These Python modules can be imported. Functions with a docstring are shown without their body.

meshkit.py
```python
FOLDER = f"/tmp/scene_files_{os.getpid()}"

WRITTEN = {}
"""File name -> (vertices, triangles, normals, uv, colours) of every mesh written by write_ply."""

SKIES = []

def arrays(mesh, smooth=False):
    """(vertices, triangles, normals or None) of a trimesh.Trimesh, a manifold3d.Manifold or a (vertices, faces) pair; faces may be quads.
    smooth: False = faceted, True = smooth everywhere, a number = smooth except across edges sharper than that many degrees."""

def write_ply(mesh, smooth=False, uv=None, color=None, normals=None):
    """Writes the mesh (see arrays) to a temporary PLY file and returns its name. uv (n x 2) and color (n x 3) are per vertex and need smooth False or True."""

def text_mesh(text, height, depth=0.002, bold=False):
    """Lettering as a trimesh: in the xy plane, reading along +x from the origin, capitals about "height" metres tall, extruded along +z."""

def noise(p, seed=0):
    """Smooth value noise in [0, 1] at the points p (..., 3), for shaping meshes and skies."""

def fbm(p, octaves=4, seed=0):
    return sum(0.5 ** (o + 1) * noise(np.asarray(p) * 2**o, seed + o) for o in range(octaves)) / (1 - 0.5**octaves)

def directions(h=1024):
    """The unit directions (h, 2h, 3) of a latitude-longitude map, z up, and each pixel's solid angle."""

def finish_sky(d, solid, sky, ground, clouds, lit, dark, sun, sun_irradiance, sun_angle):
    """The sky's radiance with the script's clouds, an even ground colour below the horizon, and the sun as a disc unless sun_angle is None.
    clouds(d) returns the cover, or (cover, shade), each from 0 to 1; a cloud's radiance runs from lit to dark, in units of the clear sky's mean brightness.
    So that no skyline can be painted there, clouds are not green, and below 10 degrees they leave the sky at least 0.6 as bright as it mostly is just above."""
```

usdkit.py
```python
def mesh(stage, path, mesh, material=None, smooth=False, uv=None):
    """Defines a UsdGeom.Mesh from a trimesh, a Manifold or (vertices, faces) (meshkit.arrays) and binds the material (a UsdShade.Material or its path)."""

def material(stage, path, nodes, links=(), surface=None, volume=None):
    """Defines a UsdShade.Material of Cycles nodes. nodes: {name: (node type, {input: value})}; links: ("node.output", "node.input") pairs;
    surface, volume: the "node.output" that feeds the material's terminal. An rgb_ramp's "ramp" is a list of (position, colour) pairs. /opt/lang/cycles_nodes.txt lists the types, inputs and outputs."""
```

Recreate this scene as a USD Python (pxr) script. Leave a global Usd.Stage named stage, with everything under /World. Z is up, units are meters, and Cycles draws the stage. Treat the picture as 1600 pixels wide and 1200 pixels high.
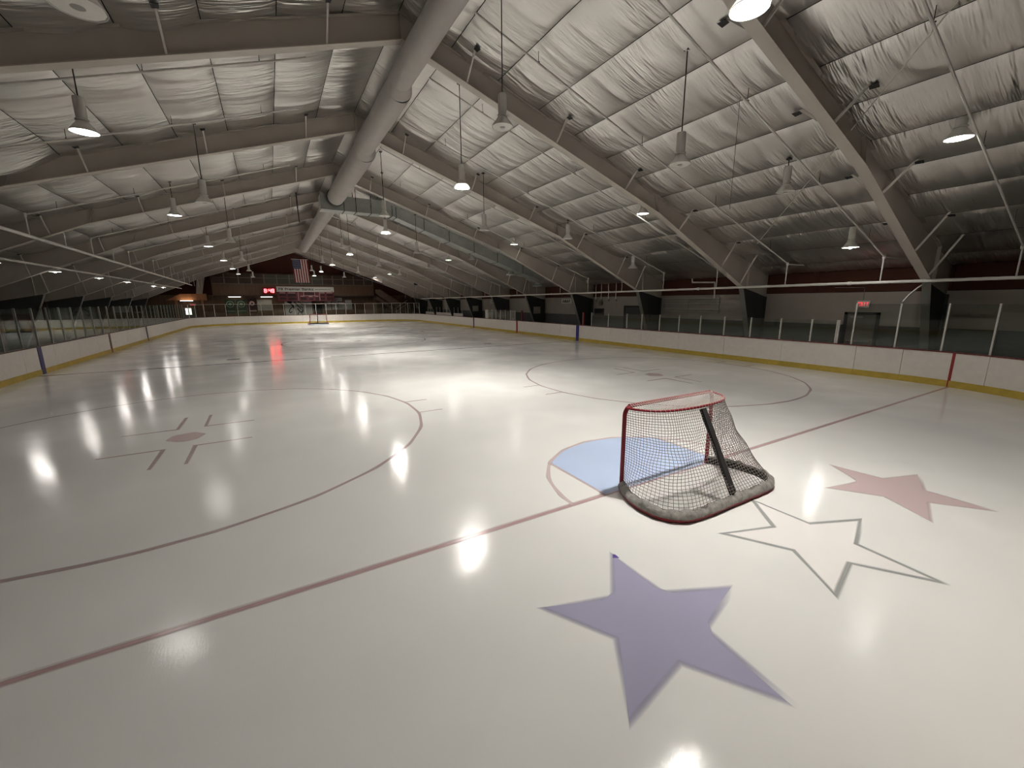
import math
import numpy as np
import trimesh
import usdkit
import meshkit
from shapely.geometry import Polygon, LineString, Point
from pxr import Usd, UsdGeom, UsdLux, UsdShade, Gf, Sdf, Vt

# ------------------------------------------------------------------ stage, camera, light levels
stage = Usd.Stage.CreateInMemory()
UsdGeom.SetStageUpAxis(stage, UsdGeom.Tokens.z)
UsdGeom.SetStageMetersPerUnit(stage, 1.0)
stage.SetDefaultPrim(UsdGeom.Xform.Define(stage, '/World').GetPrim())
UsdGeom.Scope.Define(stage, '/World/Looks')

FPX = 640.305
CAM = np.array([-3.8736, 4.9514, 2.6034])
YAW, PITCH, ROLL = -0.52477, -0.19877, -0.00558
EXPOSURE = 0.0
LAMP = {'bright': (615.0, 4900.0), 'middle': (820.0, 5600.0), 'right': (22.0, 340.0), 'left': (38.0, 400.0), 'low': (8.0, 700.0)}    # radiance of lens and of the arc tube in it; the lamps differ in age and power
CONE = 1.6              # the glow of the prismatic reflectors of the strong lamps
cy, sy, cp, sp = math.cos(YAW), math.sin(YAW), math.cos(PITCH), math.sin(PITCH)
_f = np.array([cy * cp, sy * cp, sp])
_r = np.array([sy, -cy, 0.0])
_u = np.cross(_r, _f)
_r, _u = math.cos(ROLL) * _r + math.sin(ROLL) * _u, -math.sin(ROLL) * _r + math.cos(ROLL) * _u
cam = UsdGeom.Camera.Define(stage, '/World/camera')
cam.CreateHorizontalApertureAttr(36.0)
cam.CreateVerticalApertureAttr(27.0)
cam.CreateFocalLengthAttr(36.0 * FPX / 1600.0)
cam.CreateClippingRangeAttr(Gf.Vec2f(0.05, 500))
cam.CreateExposureAttr(EXPOSURE)
m = Gf.Matrix4d(*[float(a) for a in (*_r, 0, *_u, 0, *(-_f), 0, *CAM, 1)])
cam.AddTransformOp().Set(m)

# ------------------------------------------------------------------ helpers
used = {}


def path_for(name, parent=None):
    base = parent.GetPath().pathString if parent is not None else '/World'
    key = base + '/' + name
    n = used.get(key, 0)
    used[key] = n + 1
    return key if n == 0 else f'{key}_{n:03d}'


def tag(p, label=None, cat=None, group=None, kind=None):
    for k, v in (('label', label), ('category', cat), ('group', group), ('kind', kind)):
        if v:
            p.SetCustomDataByKey(k, v)
    return p


def obj(name, mesh, mat, parent=None, smooth=30, label=None, cat=None, group=None, kind=None):
    if isinstance(mesh, MB):
        mesh = mesh.mesh()
    p = usdkit.mesh(stage, path_for(name, parent), mesh, mat, smooth=smooth).GetPrim()
    return tag(p, label, cat, group, kind)


def thing(name, label=None, cat=None, loc=(0, 0, 0), rotz=0.0, group=None, kind=None, parent=None):
    x = UsdGeom.Xform.Define(stage, path_for(name, parent))
    if parent is None:
        x.AddTranslateOp().Set(Gf.Vec3d(*map(float, loc)))
        if rotz:
            x.AddRotateZOp().Set(float(rotz))
    return tag(x.GetPrim(), label, cat, group, kind)


def dup(root, label, loc, rotz=0.0, group=None):
    was = root.GetCustomData()
    name = root.GetName()
    r = thing(name, label, was.get('category'), loc, rotz, group or was.get('group'), was.get('kind'))
    r.GetReferences().AddInternalReference(root.GetPath())
    r.SetInstanceable(True)
    return r


class MB:
    """collects pieces that become one mesh"""
    def __init__(self):
        self.v, self.f, self.n = [], [], 0

    def add(self, v, f):
        v, f = np.asarray(v, float), np.asarray(f, int)
        if f.shape[1] == 4:
            f = np.vstack([f[:, [0, 1, 2]], f[:, [0, 2, 3]]])
        self.v.append(v)
        self.f.append(f + self.n)
        self.n += len(v)
        return self

    def tm(self, t):
        return self.add(t.vertices, t.faces)

    def box(self, x0, x1, y0, y1, z0, z1):
        x0, x1 = min(x0, x1), max(x0, x1)
        y0, y1 = min(y0, y1), max(y0, y1)
        z0, z1 = min(z0, z1), max(z0, z1)
        v = [(x, y, z) for x in (x0, x1) for y in (y0, y1) for z in (z0, z1)]
        f = [(0, 1, 3, 2), (4, 6, 7, 5), (0, 4, 5, 1), (2, 3, 7, 6), (0, 2, 6, 4), (1, 5, 7, 3)]
        return self.add(v, f)

    def bar(self, a, b, w, h, up=(0, 0, 1)):
        a, b = np.asarray(a, float), np.asarray(b, float)
        d = (b - a) / np.linalg.norm(b - a)
        s = np.cross(d, up)
        s = s / np.linalg.norm(s) if np.linalg.norm(s) > 1e-6 else np.array([1.0, 0, 0])
        t = np.cross(s, d)
        v = [p + i * s * w / 2 + j * t * h / 2 for p in (a, b) for i in (-1, 1) for j in (-1, 1)]
        f = [(0, 1, 3, 2), (4, 6, 7, 5), (0, 4, 5, 1), (2, 3, 7, 6), (0, 2, 6, 4), (1, 5, 7, 3)]
        return self.add(v, f)

    def tube(self, pts, r, n=8, caps=True, closed=False):
        pts = np.asarray(pts, float)
        m_ = len(pts)
        rs = np.broadcast_to(np.asarray(r, float), (m_,))
        d = np.gradient(pts, axis=0) if m_ > 2 else np.repeat([pts[1] - pts[0]], 2, 0)
        d = d / np.linalg.norm(d, axis=1, keepdims=True)
        ref = np.array([0, 0, 1.0]) if abs(d[0][2]) < 0.9 else np.array([1.0, 0, 0])
        rings = []
        for p, t, rr in zip(pts, d, rs):
            s = np.cross(t, ref)
            if np.linalg.norm(s) < 1e-4:
                s = np.cross(t, [0, 1.0, 0.0])
            s /= np.linalg.norm(s)
            ref = np.cross(s, t)
            a = np.arange(n) / n * 2 * math.pi
            rings.append(p + rr * (np.cos(a)[:, None] * s + np.sin(a)[:, None] * ref))
        v = np.vstack(rings)
        f = []
        for i in range(m_ - 1):
            for k in range(n):
                k2 = (k + 1) % n
                f.append((i * n + k, i * n + k2, (i + 1) * n + k2, (i + 1) * n + k))
        f = np.array(f)
        f = np.vstack([f[:, [0, 1, 2]], f[:, [0, 2, 3]]])
        if caps:
            c0, c1 = len(v), len(v) + 1
            v = np.vstack([v, pts[0], pts[-1]])
            e = [(c0, (k + 1) % n, k) for k in range(n)] + [(c1, (m_ - 1) * n + k, (m_ - 1) * n + (k + 1) % n) for k in range(n)]
            f = np.vstack([f, e])
        return self.add(v, f)

    def lathe(self, prof, n=24, c=(0, 0, 0)):
        prof = np.asarray(prof, float)
        a = np.arange(n) / n * 2 * math.pi
        v = np.vstack([np.stack([r * np.cos(a) + c[0], r * np.sin(a) + c[1], np.full(n, z + c[2])], 1) for r, z in prof])
        f = []
        for i in range(len(prof) - 1):
            for k in range(n):
                k2 = (k + 1) % n
                f.append((i * n + k, i * n + k2, (i + 1) * n + k2, (i + 1) * n + k))
        return self.add(v, f)

    def prism_yz(self, poly, x0, x1):
        t = trimesh.creation.extrude_polygon(Polygon(poly), abs(x1 - x0), engine='earcut')
        v = np.array(t.vertices)
        return self.add(np.stack([min(x0, x1) + v[:, 2], v[:, 0], v[:, 1]], 1), t.faces)

    def prism_xy(self, poly, z0, z1):
        poly = poly if isinstance(poly, Polygon) else Polygon(poly)
        t = trimesh.creation.extrude_polygon(poly, z1 - z0, engine='earcut')
        v = np.array(t.vertices)
        return self.add(np.stack([v[:, 0], v[:, 1], v[:, 2] + z0], 1), t.faces)

    def text(self, s, h, origin, right, up, bold=False, depth=0.012, width=None):
        t = meshkit.text_mesh(s, h, depth, bold)
        v = np.array(t.vertices)
        if width:
            v[:, 0] *= width / (v[:, 0].max())
        right, up = np.asarray(right, float), np.asarray(up, float)
        out = np.cross(right, up)
        return self.add(np.asarray(origin) + v[:, :1] * right + v[:, 1:2] * up + v[:, 2:3] * out, t.faces)

    def mesh(self):
        return trimesh.Trimesh(np.vstack(self.v), np.vstack(self.f), process=False)


ORD = ['first', 'second', 'third', 'fourth', 'fifth', 'sixth', 'seventh', 'eighth', 'ninth', 'tenth', 'eleventh', 'twelfth', 'thirteenth',
       'fourteenth', 'fifteenth', 'sixteenth', 'seventeenth', 'eighteenth', 'nineteenth', 'twentieth', 'twenty-first', 'twenty-second']

# ------------------------------------------------------------------ materials
def L(n):
    return '/World/Looks/' + n


def mat(name, color, rough=0.6, metal=0.0, var=0.06, scale=3.0, bump=0.0, bscale=30.0, ior=1.45, stretch=(1, 1, 1), **extra):
    c = np.array(color, float)
    nodes = {
        'tc': ('texture_coordinate', {}),
        'mp': ('mapping', {'mapping_type': 'point', 'scale': stretch}),
        'n': ('noise_texture', {'scale': scale, 'detail': 2.0, 'roughness': 0.6}),
        'r': ('rgb_ramp', {'ramp': [(0.25, tuple(np.clip(c * (1 - var), 0, 1))), (0.75, tuple(np.clip(c * (1 + var), 0, 1)))]}),
        'p': ('principled_bsdf', {'roughness': rough, 'metallic': metal, 'ior': ior, **extra}),
    }
    links = [('tc.object', 'mp.vector'), ('mp.vector', 'n.vector'), ('n.fac', 'r.fac'), ('r.color', 'p.base_color')]
    if bump:
        nodes['bn'] = ('noise_texture', {'scale': bscale, 'detail': 1.0})
        nodes['b'] = ('bump', {'strength': bump, 'distance': 0.01})
        links += [('mp.vector', 'bn.vector'), ('bn.fac', 'b.height'), ('b.normal', 'p.normal')]
    return usdkit.material(stage, L(name), nodes, links, surface='p.BSDF')


def emit(name, color, strength):
    return usdkit.material(stage, L(name), {'e': ('emission', {'color': color, 'strength': strength})}, [], surface='e.emission')


ICE_ROUGH = 0.13


def ice_nodes(color, var, alpha=False):
    """frosted painted ice under a thin glossy film with skate scratches"""
    c = np.array(color, float)
    nodes = {
        'g': ('geometry', {}),
        'n1': ('noise_texture', {'scale': 0.45, 'detail': 2.0, 'roughness': 0.6}),
        'm2': ('mapping', {'mapping_type': 'point', 'scale': (3.0, 26.0, 1.0), 'rotation': (0, 0, 0.5)}),
        'n3': ('noise_texture', {'scale': 2.6, 'detail': 3.0, 'roughness': 0.75}),
        'r': ('rgb_ramp', {'ramp': [(0.3, tuple(c * (1 - var))), (0.7, tuple(np.clip(c * (1 + var), 0, 1)))]}),
        'rr': ('map_range', {'from_min': 0.3, 'from_max': 0.7, 'to_min': ICE_ROUGH - 0.05, 'to_max': ICE_ROUGH + 0.07}),
        'b': ('bump', {'strength': 0.06, 'distance': 0.01}),
        'p': ('principled_bsdf', {'ior': 1.31, 'specular_ior_level': 0.5}),
    }
    links = [('g.position', 'n1.vector'), ('g.position', 'm2.vector'), ('m2.vector', 'n3.vector'),
             ('n1.fac', 'r.fac'), ('r.color', 'p.base_color'),
             ('n1.fac', 'rr.value'), ('rr.result', 'p.roughness'), ('n3.fac', 'b.height'), ('b.normal', 'p.normal')]
    if alpha:
        nodes['a'] = ('attribute', {'attribute': 'fade'})
        nodes['t'] = ('transparent_bsdf', {})
        nodes['mx'] = ('mix_closure', {})
        links += [('a.fac', 'mx.fac'), ('t.BSDF', 'mx.closure1'), ('p.BSDF', 'mx.closure2')]
    return nodes, links


def ice_mat(name, color, var=0.03, alpha=True):
    n, l = ice_nodes(color, var, alpha)
    return usdkit.material(stage, L(name), n, l, surface='mx.closure' if alpha else 'p.BSDF')


ICE = ice_mat('ice', (0.80, 0.79, 0.765), 0.03, False)
P_RED = ice_mat('ice_line_red', (0.50, 0.34, 0.345), 0.05)
P_RED2 = ice_mat('ice_circle_red', (0.46, 0.36, 0.355), 0.05)
P_CREASE = ice_mat('ice_crease_blue', (0.50, 0.60, 0.80), 0.05)
P_CLINE = ice_mat('ice_crease_line', (0.60, 0.48, 0.48), 0.05)
P_BLUE = ice_mat('ice_star_blue', (0.385, 0.37, 0.505), 0.06)
P_RSTAR = ice_mat('ice_star_red', (0.585, 0.46, 0.455), 0.05)
P_GREY = ice_mat('ice_star_outline', (0.36, 0.37, 0.36), 0.06)
P_WHITE = ice_mat('ice_star_white', (0.85, 0.815, 0.795), 0.02)
P_CHIP = ice_mat('ice_star_chip', (0.16, 0.10, 0.36), 0.05)
P_DARK = ice_mat('ice_line_dark', (0.30, 0.29, 0.29), 0.05)

BOARD = mat('board_white', (0.77, 0.72, 0.665), 0.35, var=0.05, scale=5, bump=0.15, bscale=60)
KICK = mat('kick_yellow', (0.50, 0.36, 0.06), 0.4, var=0.12, scale=4)
CAP = mat('cap_rail_red', (0.15, 0.03, 0.03), 0.4)
CAPL = mat('cap_rail_brown', (0.09, 0.035, 0.03), 0.5)
ST_BLUE = mat('stripe_blue', (0.035, 0.034, 0.20), 0.4)
ST_RED = mat('stripe_red', (0.32, 0.03, 0.03), 0.4)
ST_BROWN = mat('stripe_brown', (0.13, 0.055, 0.04), 0.4)
ST_VIOLET = mat('stripe_violet', (0.055, 0.045, 0.15), 0.4)
ST_DARK = mat('stripe_dark', (0.03, 0.03, 0.07), 0.4)
SEAM = mat('seam_dark', (0.12, 0.10, 0.09), 0.7)
STEEL = mat('steel_beige', (0.385, 0.345, 0.30), 0.5, var=0.05, scale=1.2)
FLANGE = mat('steel_flange', (0.46, 0.42, 0.37), 0.45, var=0.05, scale=1.2)
COLFL = mat('column_flange_grey', (0.15, 0.145, 0.13), 0.6)
COLDARK = mat('column_dark', (0.035, 0.038, 0.035), 0.6)
BRACE = mat('brace_white', (0.60, 0.57, 0.52), 0.5)
PIPE = mat('pipe_white', (0.66, 0.64, 0.60), 0.35)
BLACK = mat('black', (0.012, 0.011, 0.011), 0.6)
DARKROD = mat('rod_dark', (0.04, 0.037, 0.033), 0.5)
DECK = mat('roof_deck', (0.03, 0.03, 0.03), 0.9)
FABRIC = mat('duct_fabric', (0.40, 0.375, 0.35), 0.7, var=0.05, scale=2.0, bump=0.25, bscale=6)
GALV = mat('duct_galvanised', (0.36, 0.38, 0.355), 0.42, metal=0.35, var=0.12, scale=2.5)
HOUSING = mat('lamp_housing', (0.62, 0.60, 0.56), 0.4)
CONE_OFF = mat('lamp_reflector_unlit', (0.72, 0.70, 0.65), 0.3)
LENS_OFF = mat('lamp_lens_unlit', (0.80, 0.78, 0.73), 0.3)


def beam(name, strength, p):
    """a lens that throws most of its light straight down: the radiance falls off away from its axis"""
    return usdkit.material(stage, L(name), {'lw': ('layer_weight', {'blend': 0.5}), 'inv': ('math', {'math_type': 'subtract', 'value1': 1.0}), 'pw': ('math', {'math_type': 'power', 'value2': p}),
                                            'st': ('math', {'math_type': 'multiply', 'value2': strength}), 'e': ('emission', {'color': (1.0, 0.962, 0.90)})},
                           [('lw.facing', 'inv.value2'), ('inv.value', 'pw.value1'), ('pw.value', 'st.value1'), ('st.value', 'e.strength')], surface='e.emission')


def lit(name, strength, p):
    return beam(name, strength, p) if p else emit(name, (1.0, 0.962, 0.90), strength)


LENS_ON = {k: lit('lamp_lens_lit_' + k, v[0], {'bright': 0.9, 'middle': 1.5}.get(k, 0.0)) for k, v in LAMP.items()}
BULB_ON = {k: lit('lamp_bulb_lit_' + k, v[1], {'bright': 0.9, 'middle': 0.9}.get(k, 0.0)) for k, v in LAMP.items()}
CONE_ON = emit('lamp_reflector_lit', (1.0, 0.97, 0.82), CONE)
BLOCK = mat('block_wall_beige', (0.34, 0.30, 0.26), 0.7, var=0.06, scale=1.5, bump=0.2, bscale=40)
DADO = mat('dado_dark', (0.075, 0.08, 0.075), 0.6, var=0.1)
REDWALL = mat('red_brown_panel', (0.062, 0.017, 0.008), 0.85, var=0.12, scale=1.0)
FLOOR = mat('concrete_floor', (0.09, 0.085, 0.08), 0.8, var=0.12, scale=2)
WOOD = mat('brown_wood', (0.115, 0.065, 0.036), 0.55, var=0.25, scale=1.2, stretch=(1, 6, 0.4))
WOODLT = mat('orange_wood', (0.36, 0.15, 0.06), 0.5, var=0.2, scale=1.2, stretch=(1, 5, 0.6))
WOODDK = mat('dark_wood', (0.05, 0.028, 0.018), 0.6, var=0.25, scale=1.2, stretch=(1, 6, 0.4))
PINK = mat('stair_panel', (0.21, 0.13, 0.09), 0.55, var=0.1)
GREYWIN = mat('press_window', (0.075, 0.072, 0.058), 0.3)
MULLION = mat('press_mullion', (0.15, 0.125, 0.095), 0.5)
SIGNW = mat('sign_white', (0.62, 0.60, 0.55), 0.4)
NOTICE = mat('notice_grey', (0.40, 0.38, 0.345), 0.5, var=0.10, scale=6)
NOTICE2 = mat('notice_pale', (0.46, 0.44, 0.40), 0.5, var=0.08, scale=8)
INK = mat('ink_black', (0.02, 0.018, 0.016), 0.6)
INKGREY = mat('ink_grey', (0.22, 0.21, 0.2), 0.6)
INKRED = mat('ink_red', (0.45, 0.06, 0.05), 0.5)
SB_RED = mat('scoreboard_red', (0.13, 0.018, 0.022), 0.5)
SB_DARK = mat('scoreboard_dark', (0.03, 0.008, 0.009), 0.3)
SB_LABEL = mat('scoreboard_label', (0.48, 0.32, 0.30), 0.5)
GREENP = mat('poster_green', (0.02, 0.045, 0.025), 0.5)
GREENL = mat('poster_green_light', (0.24, 0.30, 0.22), 0.5)
LED = emit('led_red', (1.0, 0.035, 0.04), 22.0)
EXITRED = emit('exit_red', (1.0, 0.08, 0.09), 1.1)
STRIP = emit('strip_light', (1.0, 0.86, 0.66), 9.0)
DOORLIT = emit('door_glow', (0.95, 0.97, 0.88), 1.5)
CLOCKRED = mat('clock_case', (0.16, 0.008, 0.01), 0.4)
GOALRED = mat('goal_red', (0.27, 0.014, 0.025), 0.35, var=0.12, scale=10)
GOALPAD = mat('goal_pad_black', (0.025, 0.022, 0.022), 0.7)
SKIRT = mat('goal_skirt', (0.29, 0.275, 0.255), 0.8, var=0.35, scale=14, bump=0.5, bscale=30)
CORD = mat('net_cord', (0.24, 0.215, 0.195), 0.8)
CORDTOP = mat('net_cord_top', (0.52, 0.47, 0.43), 0.8)
POST = mat('glass_post', (0.54, 0.52, 0.48), 0.4, metal=0.15)
POSTL = mat('glass_post_dull', (0.26, 0.25, 0.23), 0.5)
POSTRED = mat('glass_post_red', (0.16, 0.03, 0.03), 0.5)
DOORGREY = mat('door_grey', (0.16, 0.145, 0.12), 0.5)
DOORDK = mat('door_dark', (0.05, 0.05, 0.045), 0.5)
FLAGR = mat('flag_red', (0.22, 0.03, 0.035), 0.8)
FLAGW = mat('flag_white', (0.62, 0.54, 0.52), 0.8)
FLAGB = mat('flag_blue', (0.035, 0.04, 0.09), 0.8)
TAG = mat('grey_metal', (0.30, 0.29, 0.27), 0.4, metal=0.3)

GLASS = usdkit.material(stage, L('rink_glass'), {
    'lw': ('layer_weight', {'blend': 0.5}),
    'pw': ('math', {'math_type': 'power', 'value2': 5.0}),
    'sc': ('math', {'math_type': 'multiply_add', 'value2': 0.60, 'value3': 0.035}),
    't': ('transparent_bsdf', {'color': (0.86, 0.885, 0.865)}),
    'g': ('glossy_bsdf', {'color': (0.85, 0.9, 0.87), 'roughness': 0.03}),
    'm': ('mix_closure', {})}, [('lw.facing', 'pw.value1'), ('pw.value', 'sc.value1'), ('sc.value', 'm.fac'), ('t.BSDF', 'm.closure1'), ('g.BSDF', 'm.closure2')], surface='m.closure')

# crinkled silver-white vinyl facing of the roof insulation
INSUL = usdkit.material(stage, L('insulation_facing'), {
    'g': ('geometry', {}),
    'm1': ('mapping', {'mapping_type': 'point', 'scale': (2.7, 0.30, 0.30)}),
    'n1': ('noise_texture', {'scale': 1.6, 'detail': 3.0, 'roughness': 0.68}),
    'm2': ('mapping', {'mapping_type': 'point', 'scale': (0.5, 0.3, 0.3)}),
    'n2': ('noise_texture', {'scale': 1.7, 'detail': 0.0}),
    'k': ('map_range', {'from_min': 0.36, 'from_max': 0.66, 'to_min': 0.25, 'to_max': 1.5}),
    'h': ('math', {'math_type': 'multiply'}),
    'r': ('rgb_ramp', {'ramp': [(0.3, (0.74, 0.72, 0.69)), (0.7, (0.90, 0.88, 0.85))]}),
    'b': ('bump', {'strength': 0.85, 'distance': 0.075}),
    'p': ('principled_bsdf', {'roughness': 0.30, 'metallic': 0.95}),
}, [('g.position', 'm1.vector'), ('m1.vector', 'n1.vector'), ('g.position', 'm2.vector'), ('m2.vector', 'n2.vector'), ('n2.fac', 'k.value'), ('n1.fac', 'h.value1'), ('k.result', 'h.value2'),
    ('n2.fac', 'r.fac'), ('r.color', 'p.base_color'), ('h.value', 'b.height'), ('b.normal', 'p.normal')], surface='p.BSDF')

# ------------------------------------------------------------------ dimensions of the hall (metres; x along the rink, y to the left)
RIDGE = 1.634
F0, FS, NF = 1.0435, 5.9653, 10
FRAMES = [F0 + i * FS for i in range(NF)]           # steel frames in view
XN, XF = -9.0, 60.7                                    # near and far walls
YR, YL = -14.95, 18.22
HW = 12.62                                             # half width of the rink
XE0, XE1, RC = -4.1, 55.9, 5.3


def zroof(y):
    return 9.23 - 0.333 * abs(y - RIDGE)


# ------------------------------------------------------------------ setting: floor, walls, ceiling
obj('floor', MB().box(XN, XF + 0.2, YR - 0.2, YL + 0.2, -0.3, -0.04), FLOOR, kind='structure', label='dark concrete floor around and under the rink')

ceiling = thing('ceiling', 'silver white insulation facing under the pitched roof', kind='structure')
deck = MB()
for sgn, yend in ((-1, YR - 0.2), (1, YL + 0.2)):
    za, zb = zroof(RIDGE) + 0.30, zroof(yend) + 0.30
    v = [(x, y, z + dz) for x in (XN - 0.2, XF + 0.2) for (y, z) in ((RIDGE, za), (yend, zb)) for dz in (0, 0.1)]
    deck.add(v, [(0, 1, 3, 2), (4, 6, 7, 5), (0, 4, 5, 1), (2, 3, 7, 6), (0, 2, 6, 4), (1, 5, 7, 3)])
obj('roof_deck', deck, DECK, ceiling, smooth=False)

edges_x = [XN + 0.02, F0 - FS] + FRAMES + [XF - 0.02]
pur_off = [0.0, 1.28] + [1.28 + 1.31 * k for k in range(1, 12)]     # purlin lines, measured down-slope (in y) from just beside the ridge
rng = np.random.default_rng(5)
for i in range(len(edges_x) - 1):
    x0, x1 = edges_x[i], edges_x[i + 1]
    near = i in (1, 2, 3)
    nx, ny = (84, 16) if near else (46, 9) if i < 7 else (26, 6)
    for sgn in (-1, 1):
        ylim = YR + 0.02 if sgn < 0 else YL - 0.02
        if i == 0 and sgn < 0:
            pass
        for j in range(len(pur_off)):
            a = RIDGE + sgn * (pur_off[j])
            b = RIDGE + sgn * (pur_off[j + 1] if j + 1 < len(pur_off) else 99)
            b = max(b, ylim) if sgn < 0 else min(b, ylim)
            if abs(b - a) < 0.1 or (b - a) * sgn < 0:
                continue
            u, w = np.meshgrid(np.linspace(0, 1, nx + 1), np.linspace(0, 1, ny + 1), indexing='ij')
            X, Y = x0 + (x1 - x0) * u, a + (b - a) * (0.006 + 0.988 * w)
            P = np.stack([X, Y, 0 * X], -1)
            # folds run down the slope; they change fast along the hall and slowly across it
            fold = meshkit.fbm(P * [3.4, 0.45, 1] + [0, 0, 7.3 * j + i], 4, 3 + j) - 0.5
            ridge_ = 1 - np.abs(2 * meshkit.noise(P * [1.6, 0.3, 1] + [3.1, j, 11 * i], 9) - 1)
            edge = np.minimum(u, 1 - u) * (x1 - x0)
            pull = np.exp(-edge / 0.55)
            sag = 0.022 * np.sin(math.pi * w) ** 0.8 * (0.6 + 0.8 * rng.random())
            endsag = 0.02 * pull * (0.5 + meshkit.noise(P * [0.3, 1.1, 1] + [i, 0, j], 4))
            fade = np.sin(math.pi * np.clip(w, 0, 1)) ** 0.45
            amp = 0.035 + 0.06 * pull
            crease_ = (1 - np.abs(2 * meshkit.noise(P * [1.9, 0.16, 1] + [7.7, 1.3 * j, 5.1 * i], 21) - 1)) ** 9
            Z = zroof(Y) - (0.05 * crease_ + sag + endsag + amp * fold + 0.03 * (ridge_ ** 4) * (0.4 + pull)) * fade + 0.03 * (1 - fade)
            if i == 3 and sgn > 0:      # a loose fold of facing hangs down by the third frame on the left
                Z = Z - 0.36 * np.exp(-((x1 - X - 0.25) / 0.45) ** 2) * np.exp(-((Y - 10.7) / 1.0) ** 2)
            v = np.stack([X, Y, Z], -1).reshape(-1, 3)
            idx = np.arange((nx + 1) * (ny + 1)).reshape(nx + 1, ny + 1)
            q = np.stack([idx[:-1, :-1], idx[1:, :-1], idx[1:, 1:], idx[:-1, 1:]], -1).reshape(-1, 4)
            if sgn > 0:
                q = q[:, ::-1]
            obj('insulation_panel', (v, q[:, ::-1]), INSUL, ceiling, smooth=True)

# right wall: painted block below, red-brown panels above
wr = thing('wall_right', 'beige block side wall with dark dado and red-brown panels above', kind='structure')
obj('block_wall', MB().box(XN, XF, YR - 0.2, YR, 1.62, 2.88), BLOCK, wr, smooth=False)
obj('dado', MB().box(XN, XF, YR - 0.2, YR + 0.015, -0.04, 1.62), DADO, wr, smooth=False)
k = XN
while k < XF - 0.1:
    e = min(k + FS / 3, XF)
    obj('wall_panel', MB().box(k + 0.008, e - 0.008, YR - 0.1, YR - 0.02, 2.9, 4.15), REDWALL, wr, smooth=False)
    k = e
obj('backing', MB().box(XN, XF, YR - 0.2, YR - 0.1, 2.88, 4.2), BLACK, wr, smooth=False)
# left wall
wl = thing('wall_left', 'dark side wall beyond the left boards, behind the glass', kind='structure')
obj('lower_wall', MB().box(XN, XF, YL, YL + 0.2, -0.04, 2.6), WOODDK, wl, smooth=False)
obj('upper_wall', MB().box(XN, XF, YL + 0.02, YL + 0.2, 2.6, 4.2), REDWALL, wl, smooth=False)
obj('trim_strip', MB().box(XN, XF, YL - 0.03, YL, 2.55, 2.68), BLACK, wl, smooth=False)
# near wall (behind the camera)
g = [(YR, -0.04), (YL, -0.04), (YL, zroof(YL) + 0.3), (RIDGE, 9.53), (YR, zroof(YR) + 0.3)]
obj('wall_near', MB().prism_yz(g, XN - 0.2, XN), BLOCK, smooth=False, kind='structure', label='plain end wall behind the camera')
# far wall: wood planks below, red-brown gable above
wf = thing('wall_far', 'brown wood far end wall under a dark red gable', kind='structure')
obj('backing', MB().prism_yz(g, XF + 0.08, XF + 0.3), WOODDK, wf, smooth=False)
yy = YR
while yy < YL - 0.05:
    e = min(yy + 0.9, YL)
    top = 3.6
    obj('wood_panel', MB().box(XF, XF + 0.06, yy + 0.006, e - 0.006, -0.04, top), WOOD, wf, smooth=False)
    pts = [(yy + 0.006, top), (e - 0.006, top), (e - 0.006, zroof(e) + 0.25), (yy + 0.006, zroof(yy) + 0.25)]
    obj('gable_panel', MB().prism_yz(pts, XF, XF + 0.05), REDWALL, wf, smooth=False)
    yy = e

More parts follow.
